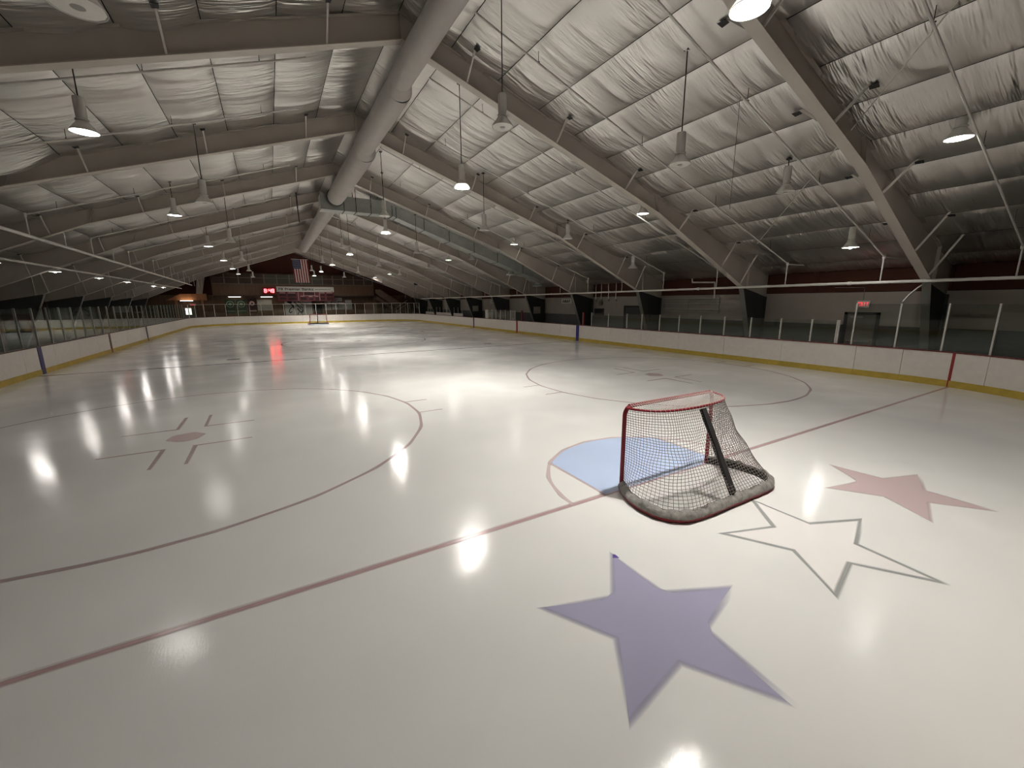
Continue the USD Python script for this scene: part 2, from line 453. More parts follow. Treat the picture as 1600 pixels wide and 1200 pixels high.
# ------------------------------------------------------------------ ice sheet and its markings
def rink_poly(off=0.0):
    return Polygon([(XE0 + RC, -HW + RC), (XE1 - RC, -HW + RC), (XE1 - RC, HW - RC), (XE0 + RC, HW - RC)]).buffer(RC + off, quad_segs=16)


icev = MB().prism_xy(rink_poly(0.02), -0.039, 0.0)
obj('ice_sheet', icev, ICE, smooth=False, label='smooth white sheet of ice filling the rink', cat='ice')


def paint(name, poly, mt, z=0.0012, feather=0.03, parent=None, label=None, cat=None, group=None):
    """a flat layer of paint under the ice film, its edge softened by a per-vertex fade"""
    parts_v, parts_f, parts_a, n = [], [], [], 0
    polys = list(getattr(poly, 'geoms', [poly]))
    for po in polys:
        inner = po.buffer(-feather / 2, join_style=2)
        outer = po.buffer(feather / 2)
        ring = outer.difference(inner).segmentize(0.12)
        for gs, isring in ((inner.segmentize(0.12), False), (ring, True)):
            for gg in getattr(gs, 'geoms', [gs]):
                if gg.is_empty:
                    continue
                vv, ff = trimesh.creation.triangulate_polygon(gg, engine='earcut')
                if len(ff) == 0:
                    continue
                if isring:
                    ib = inner.boundary
                    a = np.array([1.0 if (not inner.is_empty and ib.distance(Point(p)) < 1e-4) else 0.0 for p in vv])
                else:
                    a = np.ones(len(vv))
                parts_v.append(np.c_[vv, np.full(len(vv), z)])
                parts_f.append(np.asarray(ff) + n)
                parts_a.append(a)
                n += len(vv)
    v, f, a = np.vstack(parts_v), np.vstack(parts_f), np.concatenate(parts_a)
    nrm = np.cross(v[f[:, 1]] - v[f[:, 0]], v[f[:, 2]] - v[f[:, 0]])[:, 2]
    f[nrm < 0] = f[nrm < 0][:, ::-1]
    p = usdkit.mesh(stage, path_for(name, parent), (v, f), mt)
    UsdGeom.PrimvarsAPI(p).CreatePrimvar('fade', Sdf.ValueTypeNames.FloatArray, 'vertex').Set(Vt.FloatArray.FromNumpy(a.astype(np.float32)))
    return tag(p.GetPrim(), label, cat, group)


def seg(a, b, w):
    return LineString([a, b]).buffer(w / 2, cap_style=2)


def inset(x):
    d = max(XE0 + RC - x, x - (XE1 - RC), 0)
    return RC - math.sqrt(max(RC * RC - d * d, 0))


XB1, XC, XB2, XG2 = 17.7065, 25.89, 34.0735, 51.78
for x, w, mt, lab, z in ((0.0, 0.065, P_RED, 'dull red goal line running under the nearer net', 0.0012), (XG2, 0.065, P_RED, 'thin red goal line under the far net', 0.0012),
                         (XB1, 0.20, P_DARK, 'dark blue line crossing the ice between the blue board stripes nearer the camera', 0.0012),
                         (XC, 0.16, P_RED2, 'faint centre line crossing the middle of the ice', 0.0012),
                         (XB2, 0.16, P_DARK, 'faint far blue line beyond the centre circle', 0.0012)):
    hw = HW - inset(x) - 0.03
    paint('goal_line' if mt is P_RED else 'centre_line' if x == XC else 'blue_line', seg((x, -hw), (x, hw), w), mt, z, 0.04, label=lab, cat='ice marking')


def circle(cx, cy_, label, spot=True, full=True, w=0.06, mt=P_RED2):
    t = thing('face_off_circle', label, 'ice marking', (cx, cy_, 0))
    ring = Point(0, 0).buffer(4.572 + w / 2, quad_segs=32).difference(Point(0, 0).buffer(4.572 - w / 2, quad_segs=32))
    paint('ring', ring, mt, 0.0016, 0.035, t)
    if spot:
        paint('spot', Point(0, 0).buffer(0.305, quad_segs=16), P_RSTAR if full else P_RED2, 0.0016, 0.05, t)
    if full:
        for sx in (-1, 1):
            for s2 in (-1, 1):
                px, py = 0.70 * sx, 0.235 * s2
                paint('hash_mark', seg((px, py), (px, py + s2 * 0.9), 0.05).union(seg((px - 0.025 * sx, py), (px + sx * 1.05, py), 0.06)), P_RED2, 0.0016, 0.03, t)
                yb = math.sqrt(4.572 ** 2 - 0.6 ** 2)
                paint('edge_mark', seg((0.6 * sx, s2 * yb), (0.6 * sx, s2 * (yb + 0.6)), 0.05), P_RED2, 0.002, 0.03, t)
    return t


circle(6.1, 6.66, 'large dull red face-off circle to the left of the nearer net')
circle(6.1, -6.71, 'face-off circle at right between the nearer net and the right boards')
circle(XG2 - 6.1, 6.7, 'far left face-off circle in front of the far net', w=0.05)
circle(XG2 - 6.1, -6.7, 'far right face-off circle in front of the far net', w=0.05)
circle(XC, 0, 'dark centre circle in the middle of the ice', True, False, w=0.07, mt=P_DARK)
for (x, y, lab) in ((19.3, 6.7, 'neutral zone spot just past the nearer blue line at left'), (19.3, -6.7, 'neutral zone spot just past the nearer blue line at right'),
                    (32.5, 6.7, 'neutral zone spot before the far blue line at left'), (32.5, -6.7, 'neutral zone spot before the far blue line at right')):
    paint('face_off_spot', Point(x, y).buffer(0.305), P_DARK, 0.0014, 0.1, label=lab, cat='ice marking')

crease = thing('goal_crease', 'pale blue goal crease with red outline in front of the nearer net', 'ice marking')
half = Point(0, 0).buffer(1.80, quad_segs=32).intersection(Polygon([(0, -3), (3, -3), (3, 3), (0, 3)]))
blue = half.intersection(Polygon([(0, -1.25), (3, -1.25), (3, 1.25), (0, 1.25)]))
paint('blue_fill', blue, P_CREASE, 0.0014, 0.02, crease)
arc = Point(0, 0).buffer(1.83, quad_segs=32).difference(Point(0, 0).buffer(1.78, quad_segs=32)).intersection(Polygon([(0, -3), (3, -3), (3, 3), (0, 3)]))
paint('outline', arc, P_CLINE, 0.002, 0.035, crease)
for s in (-1, 1):
    paint('side_line', seg((0, 1.25 * s), (1.31, 1.25 * s), 0.045), P_CLINE, 0.0023, 0.03, crease)
crease2 = thing('goal_crease', 'pale blue goal crease in front of the far net', 'ice marking', (XG2, 0, 0), 180)
paint('blue_fill', blue, P_CREASE, 0.0014, 0.02, crease2)
paint('outline', arc, P_CLINE, 0.002, 0.035, crease2)


def star(cx, cy_, R, ang, ratio=0.41):
    return Polygon([(cx + (R if k % 2 == 0 else R * ratio) * math.cos(math.radians(ang + 36 * k)), cy_ + (R if k % 2 == 0 else R * ratio) * math.sin(math.radians(ang + 36 * k))) for k in range(10)])


bs = thing('painted_star', 'large purple blue star painted in the ice, nearest the camera', 'ice marking')
paint('blue_fill', star(-1.92, 2.47, 0.985, -23.0), P_BLUE, 0.0016, 0.06, bs)
paint('worn_tip', Polygon([(-1.06, 2.11), (-1.105, 2.165), (-1.14, 2.105), (-1.17, 2.05), (-1.13, 2.07)]).intersection(star(-1.92, 2.47, 0.96, -23.0)), P_CHIP, 0.0022, 0.012, bs)
wst = star(-2.01, 0.02, 0.97, -21.5)
wt = thing('painted_star', 'white star drawn in grey outline behind the nearer net', 'ice marking')
paint('white_fill', wst, P_WHITE, 0.0013, 0.03, wt)
paint('outline', wst.buffer(0.018, join_style=2).difference(wst.buffer(-0.018, join_style=2)), P_GREY, 0.0017, 0.03, wt)
paint('painted_star', star(-1.95, -2.33, 0.955, -17.0), P_RSTAR, 0.0016, 0.05, label='faded red star painted in the ice at far right', cat='ice marking')

# ------------------------------------------------------------------ goals
def build_goal():
    t = thing('hockey_goal', 'red hockey goal with white net on the blue crease, nearest the camera', 'hockey goal', (0, 0, 0))
    topc = [(0.0, 0.93), (-0.12, 0.90), (-0.28, 0.79), (-0.40, 0.60), (-0.46, 0.32), (-0.48, 0.0)]
    topc = topc + [(x, -y) for x, y in topc[-2::-1]]
    basec = [(0.0, 0.965), (-0.18, 1.07), (-0.38, 1.145), (-0.58, 1.17), (-0.78, 1.155), (-0.94, 1.07), (-1.05, 0.90), (-1.085, 0.68), (-1.09, 0.34), (-1.09, 0.0)]
    basec = basec + [(x, -y) for x, y in basec[-2::-1]]

    def smoothc(c, n):
        c = np.array(c)
        s = np.r_[0, np.cumsum(np.linalg.norm(np.diff(c, axis=0), axis=1))]
        from scipy.interpolate import CubicSpline
        cs = CubicSpline(s / s[-1], c)
        return cs(np.linspace(0, 1, n))
    T, B = smoothc(topc, 73), smoothc(basec, 73)
    # posts with rounded shoulders and the crossbar between them
    for s in (1, -1):
        pts = [(0, s * 0.945, 0.0), (0, s * 0.945, 0.4), (0, s * 0.945, 0.8), (0, s * 0.945, 1.08)]
        pts += [(0, s * (0.945 - 0.12 + 0.12 * math.cos(a)), 1.08 + 0.12 * math.sin(a)) for a in np.linspace(0.25, 1.2, 5)]
        obj('post', MB().tube(pts, 0.03, 12), GOALRED, t, smooth=50)
    obj('crossbar', MB().tube([(0, 0.87, 1.2), (0, 0.4, 1.202), (0, 0, 1.202), (0, -0.4, 1.202), (0, -0.87, 1.2)], 0.03, 12), GOALRED, t, smooth=50)
    obj('rear_top_bar', MB().tube(np.c_[T, np.full(len(T), 1.185)], 0.017, 8), GOALRED, t, smooth=50)
    obj('base_frame', MB().tube(np.c_[B, np.full(len(B), 0.03)], 0.028, 8), GOALRED, t, smooth=50)
    # padded centre support
    obj('centre_support', MB().bar((-0.50, 0.0, 1.16), (-1.05, -0.02, 0.08), 0.085, 0.05, (1, 0, 0)), GOALPAD, t, smooth=30)
    # canvas skirt wrapped over the base
    n = len(B)
    d = np.gradient(B, axis=0)
    nr = np.stack([-d[:, 1], d[:, 0]], 1)
    nr /= np.linalg.norm(nr, axis=1, keepdims=True)
    cen = np.array([-0.4, 0])
    nr *= np.sign(((B - cen) * nr).sum(1))[:, None]
    wob = 0.012 * np.sin(np.arange(n) * 1.9) + 0.008 * np.sin(np.arange(n) * 0.7)
    prof = [(0.034, 0.05), (0.028, 0.09), (-0.005, 0.125), (-0.05, 0.14), (-0.058, 0.125), (-0.03, 0.08), (0.0, 0.062)]
    vs = np.stack([np.c_[B + nr * (o + 0.25 * wob[:, None]), np.full(n, z) + (wob if 0.08 < z else 0 * wob)] for o, z in prof], 1)
    m_ = len(prof)
    idx = np.arange(n * m_).reshape(n, m_)
    q = np.stack([idx[:-1, :-1], idx[1:, :-1], idx[1:, 1:], idx[:-1, 1:]], -1).reshape(-1, 4)
    obj('base_skirt', (vs.reshape(-1, 3), q), SKIRT, t, smooth=60)
    shade_prof = [(-0.034, 0.10), (-0.032, 0.035), (-0.040, 0.002), (-0.052, 0.002), (-0.050, 0.10)]  # black strip added to stand for the shade inside the skirt
    vs2 = np.stack([np.c_[B + nr * o, np.full(n, z)] for o, z in shade_prof], 1)
    idx2 = np.arange(n * len(shade_prof)).reshape(n, len(shade_prof))
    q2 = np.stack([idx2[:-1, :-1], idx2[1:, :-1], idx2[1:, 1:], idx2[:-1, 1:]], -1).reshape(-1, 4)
    obj('skirt_inner_shade', (vs2.reshape(-1, 3), q2), GOALPAD, t, smooth=60, label='shade painted black along the inner side of the base skirt')
    # netting: square cords hung from the top bars to the base
    NC, NR = 66, 32
    Tn, Bn = smoothc(topc, NC + 1), smoothc(basec, NC + 1)
    zt, zb = 1.185, 0.13
    G = np.zeros((NC + 1, NR + 1, 3))
    for i in range(NC + 1):
        s = i / NC
        for j in range(NR + 1):
            tt = j / NR
            p = Tn[i] * (1 - tt) + (Bn[i] * 0.965 + cen * 0.035) * tt
            w = math.sin(math.pi * tt) * (1 - math.exp(-min(s, 1 - s) / 0.06))
            p = p + (cen - p) * 0.075 * w
            p = p + 0.014 * np.array([math.sin(i * 0.55 + j * 0.4), math.cos(i * 0.37 - j * 0.5)]) * w
            G[i, j] = (p[0], p[1], zt + (zb - zt) * tt)
    net = MB()

    def cords(G_, r, mbx):
        a, b = G_.shape[:2]
        for i in range(a):
            mbx.tube(G_[i], r, 4, False)
        for j in range(b):
            mbx.tube(G_[:, j], r, 4, False)
    cords(G, 0.0033, net)
    obj('netting', net, CORD, t, smooth=True)
    # top panel between crossbar and rear top bar
    top = MB()
    nt = 46
    for i in range(1, nt):
        y = 0.9 - 1.8 * i / nt
        k_ = np.interp(y, T[::-1, 1][np.argsort(T[::-1, 1])], T[np.argsort(T[:, 1]), 0]) if False else np.interp(y, np.sort(T[:, 1]), T[np.argsort(T[:, 1]), 0])
        sg = 0.02
        top.tube([(0, y, 1.235), (0.2 * k_, y, 1.218 - sg * 0.5), (0.6 * k_, y, 1.20 - sg), (k_ * 1.03, y, 1.19)], 0.0036, 4, False)
    for j in range(1, 10):
        fx = -0.48 * j / 10
        okk = T[(T[:, 0] < fx)]
        if len(okk) > 2:
            y0, y1 = okk[:, 1].max(), okk[:, 1].min()
            ys = np.linspace(y0, y1, 24)
            top.tube([(fx, y, 1.22 - 0.03 * min(1, abs(fx) / 0.25)) for y in ys], 0.003, 4, False)
    obj('top_netting', top, CORDTOP, t, smooth=True)
    # white lacing wound round the bars
    lace = MB()
    for i in range(4, 69, 2):
        c = T[i]
        a = np.linspace(0, 2 * math.pi, 7)
        lace.tube([(c[0] + 0.02 * math.cos(b), c[1] + 0.008 * (b / 6 - 0.5), 1.185 + 0.02 * math.sin(b)) for b in a], 0.004, 4, False)
    obj('lacing', lace, CORDTOP, t, smooth=True, kind='stuff')
    return t


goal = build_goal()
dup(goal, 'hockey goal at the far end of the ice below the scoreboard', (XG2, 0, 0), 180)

# ------------------------------------------------------------------ dasher boards
BH = 1.02


def boundary(x_a, x_b, side):
    """points of the inner face; side -1 right, 1 left"""
    return [(x_a, side * HW), (x_b, side * HW)]


def corner(cx, cy_, a0, a1, n=14):
    return [(cx + RC * math.cos(a), cy_ + RC * math.sin(a)) for a in np.linspace(math.radians(a0), math.radians(a1), n)]


END_F = corner(XE1 - RC, -HW + RC, -90, 0) + corner(XE1 - RC, HW - RC, 0, 90)
END_N = corner(XE0 + RC, HW - RC, 90, 180) + corner(XE0 + RC, -HW + RC, 180, 270)


def sub(line, s0, s1):
    """points of the polyline between two arc lengths"""
    ls = LineString(line)
    n = max(2, int((s1 - s0) / 0.3) + 1)
    return [ls.interpolate(s).coords[0] for s in np.linspace(s0, s1, n)]


def strip(pts, o0, o1, z0, z1):
    """a wall strip along pts between outward offsets o0 < o1 and heights z0 < z1"""
    p = np.array(pts)
    d = np.gradient(p, axis=0) if len(p) > 2 else np.repeat([p[1] - p[0]], 2, 0)
    d /= np.linalg.norm(d, axis=1, keepdims=True)
    nr = np.stack([d[:, 1], -d[:, 0]], 1)
    cen = np.array([np.clip(p[:, 0].mean(), XE0 + RC + 3, XE1 - RC - 3), 0.0])
    nr *= np.sign(((p - cen) * nr).sum(1))[:, None]
    rows = [np.c_[p + nr * o, np.full(len(p), z)] for o, z in ((o0, z0), (o0, z1), (o1, z1), (o1, z0))]
    v = np.stack(rows, 1)
    n = len(p)
    idx = np.arange(4 * n).reshape(n, 4)
    q = []
    for k_ in range(4):
        q.append(np.stack([idx[:-1, k_], idx[:-1, (k_ + 1) % 4], idx[1:, (k_ + 1) % 4], idx[1:, k_]], 1))
    q = np.vstack(q + [idx[:1], idx[-1:, ::-1]])
    mm = trimesh.Trimesh(*_tri(v.reshape(-1, 3), q), process=False)
    mm.fix_normals()
    return mm


def _tri(v, q):
    return v, np.vstack([q[:, [0, 1, 2]], q[:, [0, 2, 3]]])


def boards(line, label, cap, step=2.44, start=0.0):
    t = thing('dasher_boards', label, 'rink boards')
    ls = LineString(line)
    tot = ls.length
    cuts = [0.0] + list(np.arange(start if start > 0.3 else step, tot - 0.5, step)) + [tot]
    for a, b in zip(cuts[:-1], cuts[1:]):
        obj('board_panel', strip(sub(line, a + 0.006, b - 0.006), 0.0, 0.10, 0.0, BH), BOARD, t, smooth=20)
        obj('kick_plate', strip(sub(line, a + 0.003, b - 0.003), -0.013, 0.0, 0.0, 0.20), KICK, t, smooth=20)
    n = max(1, int(tot / 6))
    for k_ in range(n):
        obj('cap_rail', strip(sub(line, tot * k_ / n, tot * (k_ + 1) / n), -0.02, 0.13, BH, BH + 0.035), cap, t, smooth=20)
    obj('backing', strip(sub(line, 0, tot), 0.03, 0.06, 0.0, BH - 0.02), SEAM, t, smooth=20)
    return t


XA, XZ = XE0 + RC, XE1 - RC
bR = boards([(XA, -HW), (XZ, -HW)], 'long white dasher boards down the right side, with yellow kick plate', CAP, start=1.25)
bL = boards([(XA, HW), (XZ, HW)], 'long white dasher boards down the left side, with dark cap rail', CAPL, start=1.25)
bF = boards(END_F, 'curved white dasher boards round the far end below the scoreboard', CAPL)
bN = boards(END_N, 'white dasher boards round the camera end and its right corner', CAP)
for side, b, cols in ((-1, bR, (ST_BLUE, ST_RED, ST_DARK)), (1, bL, (ST_VIOLET, ST_BROWN, ST_DARK))):
    for x, mt, w in ((XB1 if side < 0 else 18.3, cols[0], 0.30), (25.6 if side < 0 else XC + 0.35, cols[1], 0.24), (XB2, cols[2], 0.24)):
        y = side * HW
        obj('board_stripe', MB().box(x - w / 2, x + w / 2, y - side * 0.018, y + side * 0.02, 0.004, BH - 0.002), mt, b, smooth=False)
# thin red stripe on the right corner where the goal line meets the boards
yi = -(HW - inset(0.0))
obj('board_stripe', MB().box(-0.03, 0.035, yi - 0.05, yi + 0.02, 0.004, BH - 0.002), ST_RED, bN, smooth=False)

# ------------------------------------------------------------------ glass above the boards
def glass(line, posts, ztop, label, post_mat=POST, pane=True, rail=False, pw=0.045, extra_end=None, zbase=None):
    zb = BH + 0.035 if zbase is None else zbase
    t = thing('glass_wall', label, 'glass screen')
    ls = LineString(line)
    nrm = []
    for s in posts:
        p = ls.interpolate(s)
        q = ls.interpolate(min(s + 0.05, ls.length)).coords[0]
        q0 = ls.interpolate(max(s - 0.05, 0)).coords[0]
        d = np.array(q) - np.array(q0)
        d /= np.linalg.norm(d)
        x, y = p.coords[0]
        nrm.append((np.array([x, y]), d))
    for (p, d) in nrm:
        mb = MB().bar((p[0], p[1], zb), (p[0], p[1], ztop + 0.015), pw, 0.06, (d[1], -d[0], 0))
        obj('post', mb, post_mat, t, smooth=False)
    if pane:
        for (p, d), (q, e) in zip(nrm[:-1], nrm[1:]):
            u = (q - p) / np.linalg.norm(q - p)
            a, b = p + u * 0.02, q - u * 0.02
            obj('glass_pane', MB().bar((a[0], a[1], (zb + ztop) / 2), (b[0], b[1], (zb + ztop) / 2), 0.012, ztop - zb - 0.01), GLASS, t, smooth=False)
    if rail:
        for (p, d), (q, e) in zip(nrm[:-1], nrm[1:]):
            obj('top_rail', MB().bar((p[0], p[1], ztop + 0.02), (q[0], q[1], ztop + 0.02), 0.03, 0.03), post_mat, t, smooth=False)
    return t


YG = HW + 0.05
# right side, low screen beside the players' benches
low = [16.4, 14.87, 13.36, 12.25, 11.04, 9.84, 8.64, 7.43, 6.24, 5.04, 3.94, 3.07]
glass([(20, -YG), (0, -YG)], [20 - x for x in low], 1.87, 'low glass screen with white posts on the right boards')
# tall screen from the right side round the near right corner
tallline = [(3.0, -YG), (XA, -YG)] + [(XA + (RC + 0.05) * math.cos(a), -HW + RC + (RC + 0.05) * math.sin(a)) for a in np.linspace(math.radians(-90), math.radians(-150), 12)]
glass(tallline, [0.37, 1.55, 2.68, 3.78, 4.95, 6.1], 2.46, 'tall glass screen at the right edge, near the red board stripe')
# double post where the two screens meet
obj('glass_post', MB().box(3.10, 3.15, -YG - 0.03, -YG + 0.03, BH + 0.036, 1.88), POST, smooth=False, label='second post standing beside the end of the low right glass', cat='post')
glass([(32, -YG), (20, -YG)], [0.9, 1.82, 2.6, 3.45, 4.35, 5.25, 6.0], 1.87, 'low glass screen with pale posts beyond the centre line at right')
for x, lab in ((17.19, 'dark red post beside the blue stripe of the right boards'), (24.88, 'dark red post beside the red stripe of the right boards')):
    obj('gate_post', MB().box(x - 0.07, x + 0.07, -YG - 0.05, -YG + 0.05, BH + 0.036, 1.87), POSTRED, smooth=False, label=lab, cat='post')
obj('white_board', MB().box(30.95, 31.5, -YG - 0.03, -YG + 0.03, BH + 0.036, 1.85), SIGNW, smooth=False, label='small white panel at the far end of the penalty box glass', cat='panel')
tl = thing('glass_wall', 'low white screen with pale posts standing behind the far right boards', 'glass screen')
obj('low_board', MB().box(40.0, 53.0, -14.05, -13.98, -0.04, 1.28), BOARD, tl, smooth=False)
for x in np.arange(40.2, 53, 1.2):
    obj('post', MB().box(x - 0.025, x + 0.025, -14.04, -13.99, 1.28, 1.93), POST, tl, smooth=False)
# left side, tall
lp = list(np.arange(0.63, 49.0, 1.19))
glass([(XA, YG), (XZ, YG)], lp, 2.45, 'long tall glass screen on the left boards', post_mat=POSTL, pw=0.034)
glass([(x + (0.05 if x > XZ else 0), y * (YG / HW)) for x, y in END_F], list(np.arange(0.9, LineString(END_F).length - 0.5, 1.22)), 2.42, 'tall glass screen with a top rail round the far end', rail=True)

# ------------------------------------------------------------------ steel frames
def build_frame():
    t = thing('steel_frame', 'tapered beige steel roof frame nearest the camera', 'roof frame', (FRAMES[0], 0, 0))
    for s in (-1, 1):
        def Y(y):        # y as on the right side, mirrored for the left
            return y if s < 0 else 2 * RIDGE - y
        outer, yk = -14.86, -12.95
        top = [(RIDGE, 9.215), (outer, zroof(-14.86) + 0.0 if False else 9.23 - 0.333 * (RIDGE + 14.86) - 0.015)]
        web = [(RIDGE, 9.20), (outer, top[1][1] - 0.01), (outer, 2.78), (yk, 3.17), (-7.4, 5.68), (RIDGE, 8.64)]
        obj('rafter', MB().prism_yz([(Y(a), b) for a, b in web], -0.008, 0.008), STEEL, t, smooth=False)

        def plate(p, q, th, w=0.24):
            p, q = np.array((0, Y(p[0]), p[1])), np.array((0, Y(q[0]), q[1]))
            return MB().bar(p, q, w, th, (0, 0, 1))
        for p, q in (((RIDGE, 8.63), (-7.4, 5.67)), ((-7.4, 5.67), (yk - 0.05, 3.14))):
            obj('bottom_flange', plate(p, q, 0.02), FLANGE, t, smooth=False)
        obj('top_flange', plate((RIDGE, 9.195), (outer, top[1][1]), 0.016, 0.2), STEEL, t, smooth=False)
        obj('eave_plate', MB().bar((0, Y(outer), 2.75), (0, Y(outer), top[1][1]), 0.016, 0.2, (0, 1, 0)), STEEL, t, smooth=False)
        col = [(outer, 2.76), (yk, 3.15), (-14.2, -0.04), (outer, -0.04)]
        obj('column', MB().prism_yz([(Y(a), b) for a, b in col], -0.01, 0.01), COLDARK, t, smooth=False)
        obj('column_flange', MB().bar((0, Y(yk), 3.15), (0, Y(-14.2), -0.04), 0.22, 0.02, (0, 1 if s < 0 else -1, 0.3)), COLFL, t, smooth=False)
        obj('column_flange', MB().bar((0, Y(outer), -0.04), (0, Y(outer), 2.76), 0.2, 0.016, (0, 1, 0)), COLDARK, t, smooth=False)
        # stiffeners: at the knee and where the rafter changes depth
        obj('stiffener', MB().box(-0.1, 0.1, Y(-13.3) - 0.008, Y(-13.3) + 0.008, 3.1, 9.23 - 0.333 * (RIDGE + 13.3) - 0.03), FLANGE, t, smooth=False)
        obj('stiffener', MB().bar((0, Y(-7.4), 5.69), (0, Y(-7.2), 6.27), 0.19, 0.014, (0, 1, 0)), STEEL, t, smooth=False)
        # flange braces up to the purlins, on both faces of the web
        for kk, yb in enumerate((-0.02, -2.87, -5.72, -8.56, -11.32, -12.75)):
            zb = (8.64 - 0.3275 * (RIDGE - yb)) if yb > -7.4 else (5.68 - 0.4505 * (-7.4 - yb))
            zt = 9.23 - 0.333 * (RIDGE - yb)
            for dx in (-1, 1):
                obj('flange_brace', MB().bar((dx * 0.05, Y(yb), zb + 0.01), (dx * 0.66, Y(yb), zt + 0.01), 0.05, 0.035, (0, 1, 0)), BRACE, t, smooth=False)
                if kk < 5:
                    sl = 0.333 * (1 if s > 0 else -1)
                    v = [(dx * 0.60, Y(yb) - 0.05, zt), (dx * 0.76, Y(yb) - 0.07, zt), (dx * 0.78, Y(yb) + 0.06, zt), (dx * 0.62, Y(yb) + 0.05, zt)]
                    v = [(x, y, z - abs(0.333) * (abs(y - RIDGE) - abs(Y(yb) - RIDGE)) - 0.085 - 0.004 * q_) for q_ in (0, 1) for x, y, z in v]
                    obj('brace_hole', MB().add(v, [(0, 1, 2, 3), (7, 6, 5, 4), (0, 4, 5, 1), (1, 5, 6, 2), (2, 6, 7, 3), (3, 7, 4, 0)]), BLACK, t, smooth=False)
    obj('ridge_plate', MB().box(-0.1, 0.1, RIDGE - 0.012, RIDGE + 0.012, 8.60, 9.19), STEEL, t, smooth=False)
    return t


fr = build_frame()
for i in range(1, NF):
    dup(fr, f'tapered beige steel roof frame, {ORD[i]} of the row counting from the camera', (FRAMES[i], 0, 0))
dup(fr, 'tapered beige steel roof frame just behind the camera', (F0 - FS, 0, 0))

# tension rod of the wind bracing, right slope
obj('bracing_rod', MB().tube([(-1.05, -4.5, zroof(-4.5) - 0.16), (5.6, -11.4, zroof(-11.4) - 0.16)], 0.013, 6), BRACE,
    label='long thin diagonal bracing rod under the right roof slope', cat='rod')

# ------------------------------------------------------------------ ventilation ducts
du = thing('ventilation_duct', 'long round grey fabric duct hung along the roof ridge', 'duct')


def duct_seg(x0, x1, y, z, r, name='duct_section'):
    n = max(8, int((x1 - x0) / 0.5))
    xs = np.linspace(x0, x1, n)
    pts = np.c_[xs, np.full(n, y), z + 0.012 * np.sin(xs * 1.1)]
    rr = r + 0.006 * np.sin((xs - x0) * 2.1) * np.minimum(1, np.minimum(xs - x0, x1 - xs))
    return obj(name, MB().tube(pts, rr, 28, False), FABRIC, du, smooth=40)


def reducer(x0, x1, a, b):
    obj('reducer', MB().tube([(x0, a[0], a[1]), (x1, b[0], b[1])], [a[2], b[2]], 28, False), FABRIC, du, smooth=40)


S1, S2, S3 = (1.40, 8.28, 0.295), (1.365, 8.20, 0.355), (1.315, 8.12, 0.415)
duct_seg(-6.0, 8.05, *S1)
reducer(8.0, 8.3, S1, S2)
duct_seg(8.25, 13.05, *S2)
reducer(13.0, 13.3, S2, S3)
duct_seg(13.25, 21.25, *S3)
duct_seg(22.35, 45.6, *S3)
obj('duct_collar', MB().tube([(21.05, S3[0], S3[1]), (21.38, S3[0], S3[1])], 0.45, 28), DARKROD, du, smooth=40)

cd = thing('cross_duct', 'square grey-green metal duct running from the ridge down the right roof slope', 'duct')
X0, X1 = 21.4, 22.25


def duct_bar(p, q, h0=0.75):
    m_ = MB()
    v = [(x, a, z + dz) for (a, z) in (p, q) for x in (X0, X1) for dz in (0, h0)]
    m_.add(v, [(0, 1, 3, 2), (4, 6, 7, 5), (0, 4, 5, 1), (2, 3, 7, 6), (0, 2, 6, 4), (1, 5, 7, 3)])
    return m_


pts = [(2.05, 7.52), (0.2, 7.52), (-1.7, 7.52)]
pts2 = [(-1.7, 7.52), (-4.4, 6.58), (-7.4, 5.58), (-10.4, 4.6), (-12.4, 4.0)]
for a, b in zip(pts[:-1], pts[1:]):
    obj('duct_section', duct_bar(a, b), GALV, cd, smooth=False)
for a, b in zip(pts2[:-1], pts2[1:]):
    obj('duct_section', duct_bar(a, b, 0.62), GALV, cd, smooth=False)
for (a, z) in [(0.88, 7.52), (0.25, 7.52), (-0.55, 7.52), (-1.72, 7.50), (-1.95, 7.42), (-3.6, 6.85), (-5.2, 6.3), (-6.9, 5.74), (-8.6, 5.18), (-10.6, 4.53)]:
    h = 0.80 if a > -1.8 else 0.64
    s = MB()
    s.bar((X0 - 0.012, a, z - 0.02), (X0 - 0.012, a, zroof(a) - 0.05 if a > -1.9 else z + h), 0.03, 0.012, (1, 0, 0))
    s.bar((X1 + 0.012, a, z - 0.02), (X1 + 0.012, a, zroof(a) - 0.05 if a > -1.9 else z + h), 0.03, 0.012, (1, 0, 0))
    s.bar((X0 - 0.015, a, z - 0.012), (X1 + 0.015, a, z - 0.012), 0.045, 0.01)
    obj('strap', s, BLACK, cd, smooth=False)
for a in (-12.1, -9.9):
    obj('diffuser', MB().lathe([(0.0, -0.16), (0.34, -0.14), (0.36, -0.08), (0.2, 0.0), (0.2, 0.1), (0.0, 0.1)], 20, (21.8, a, zroof(a) - 0.62 - 0.22)), GALV, cd, smooth=40)

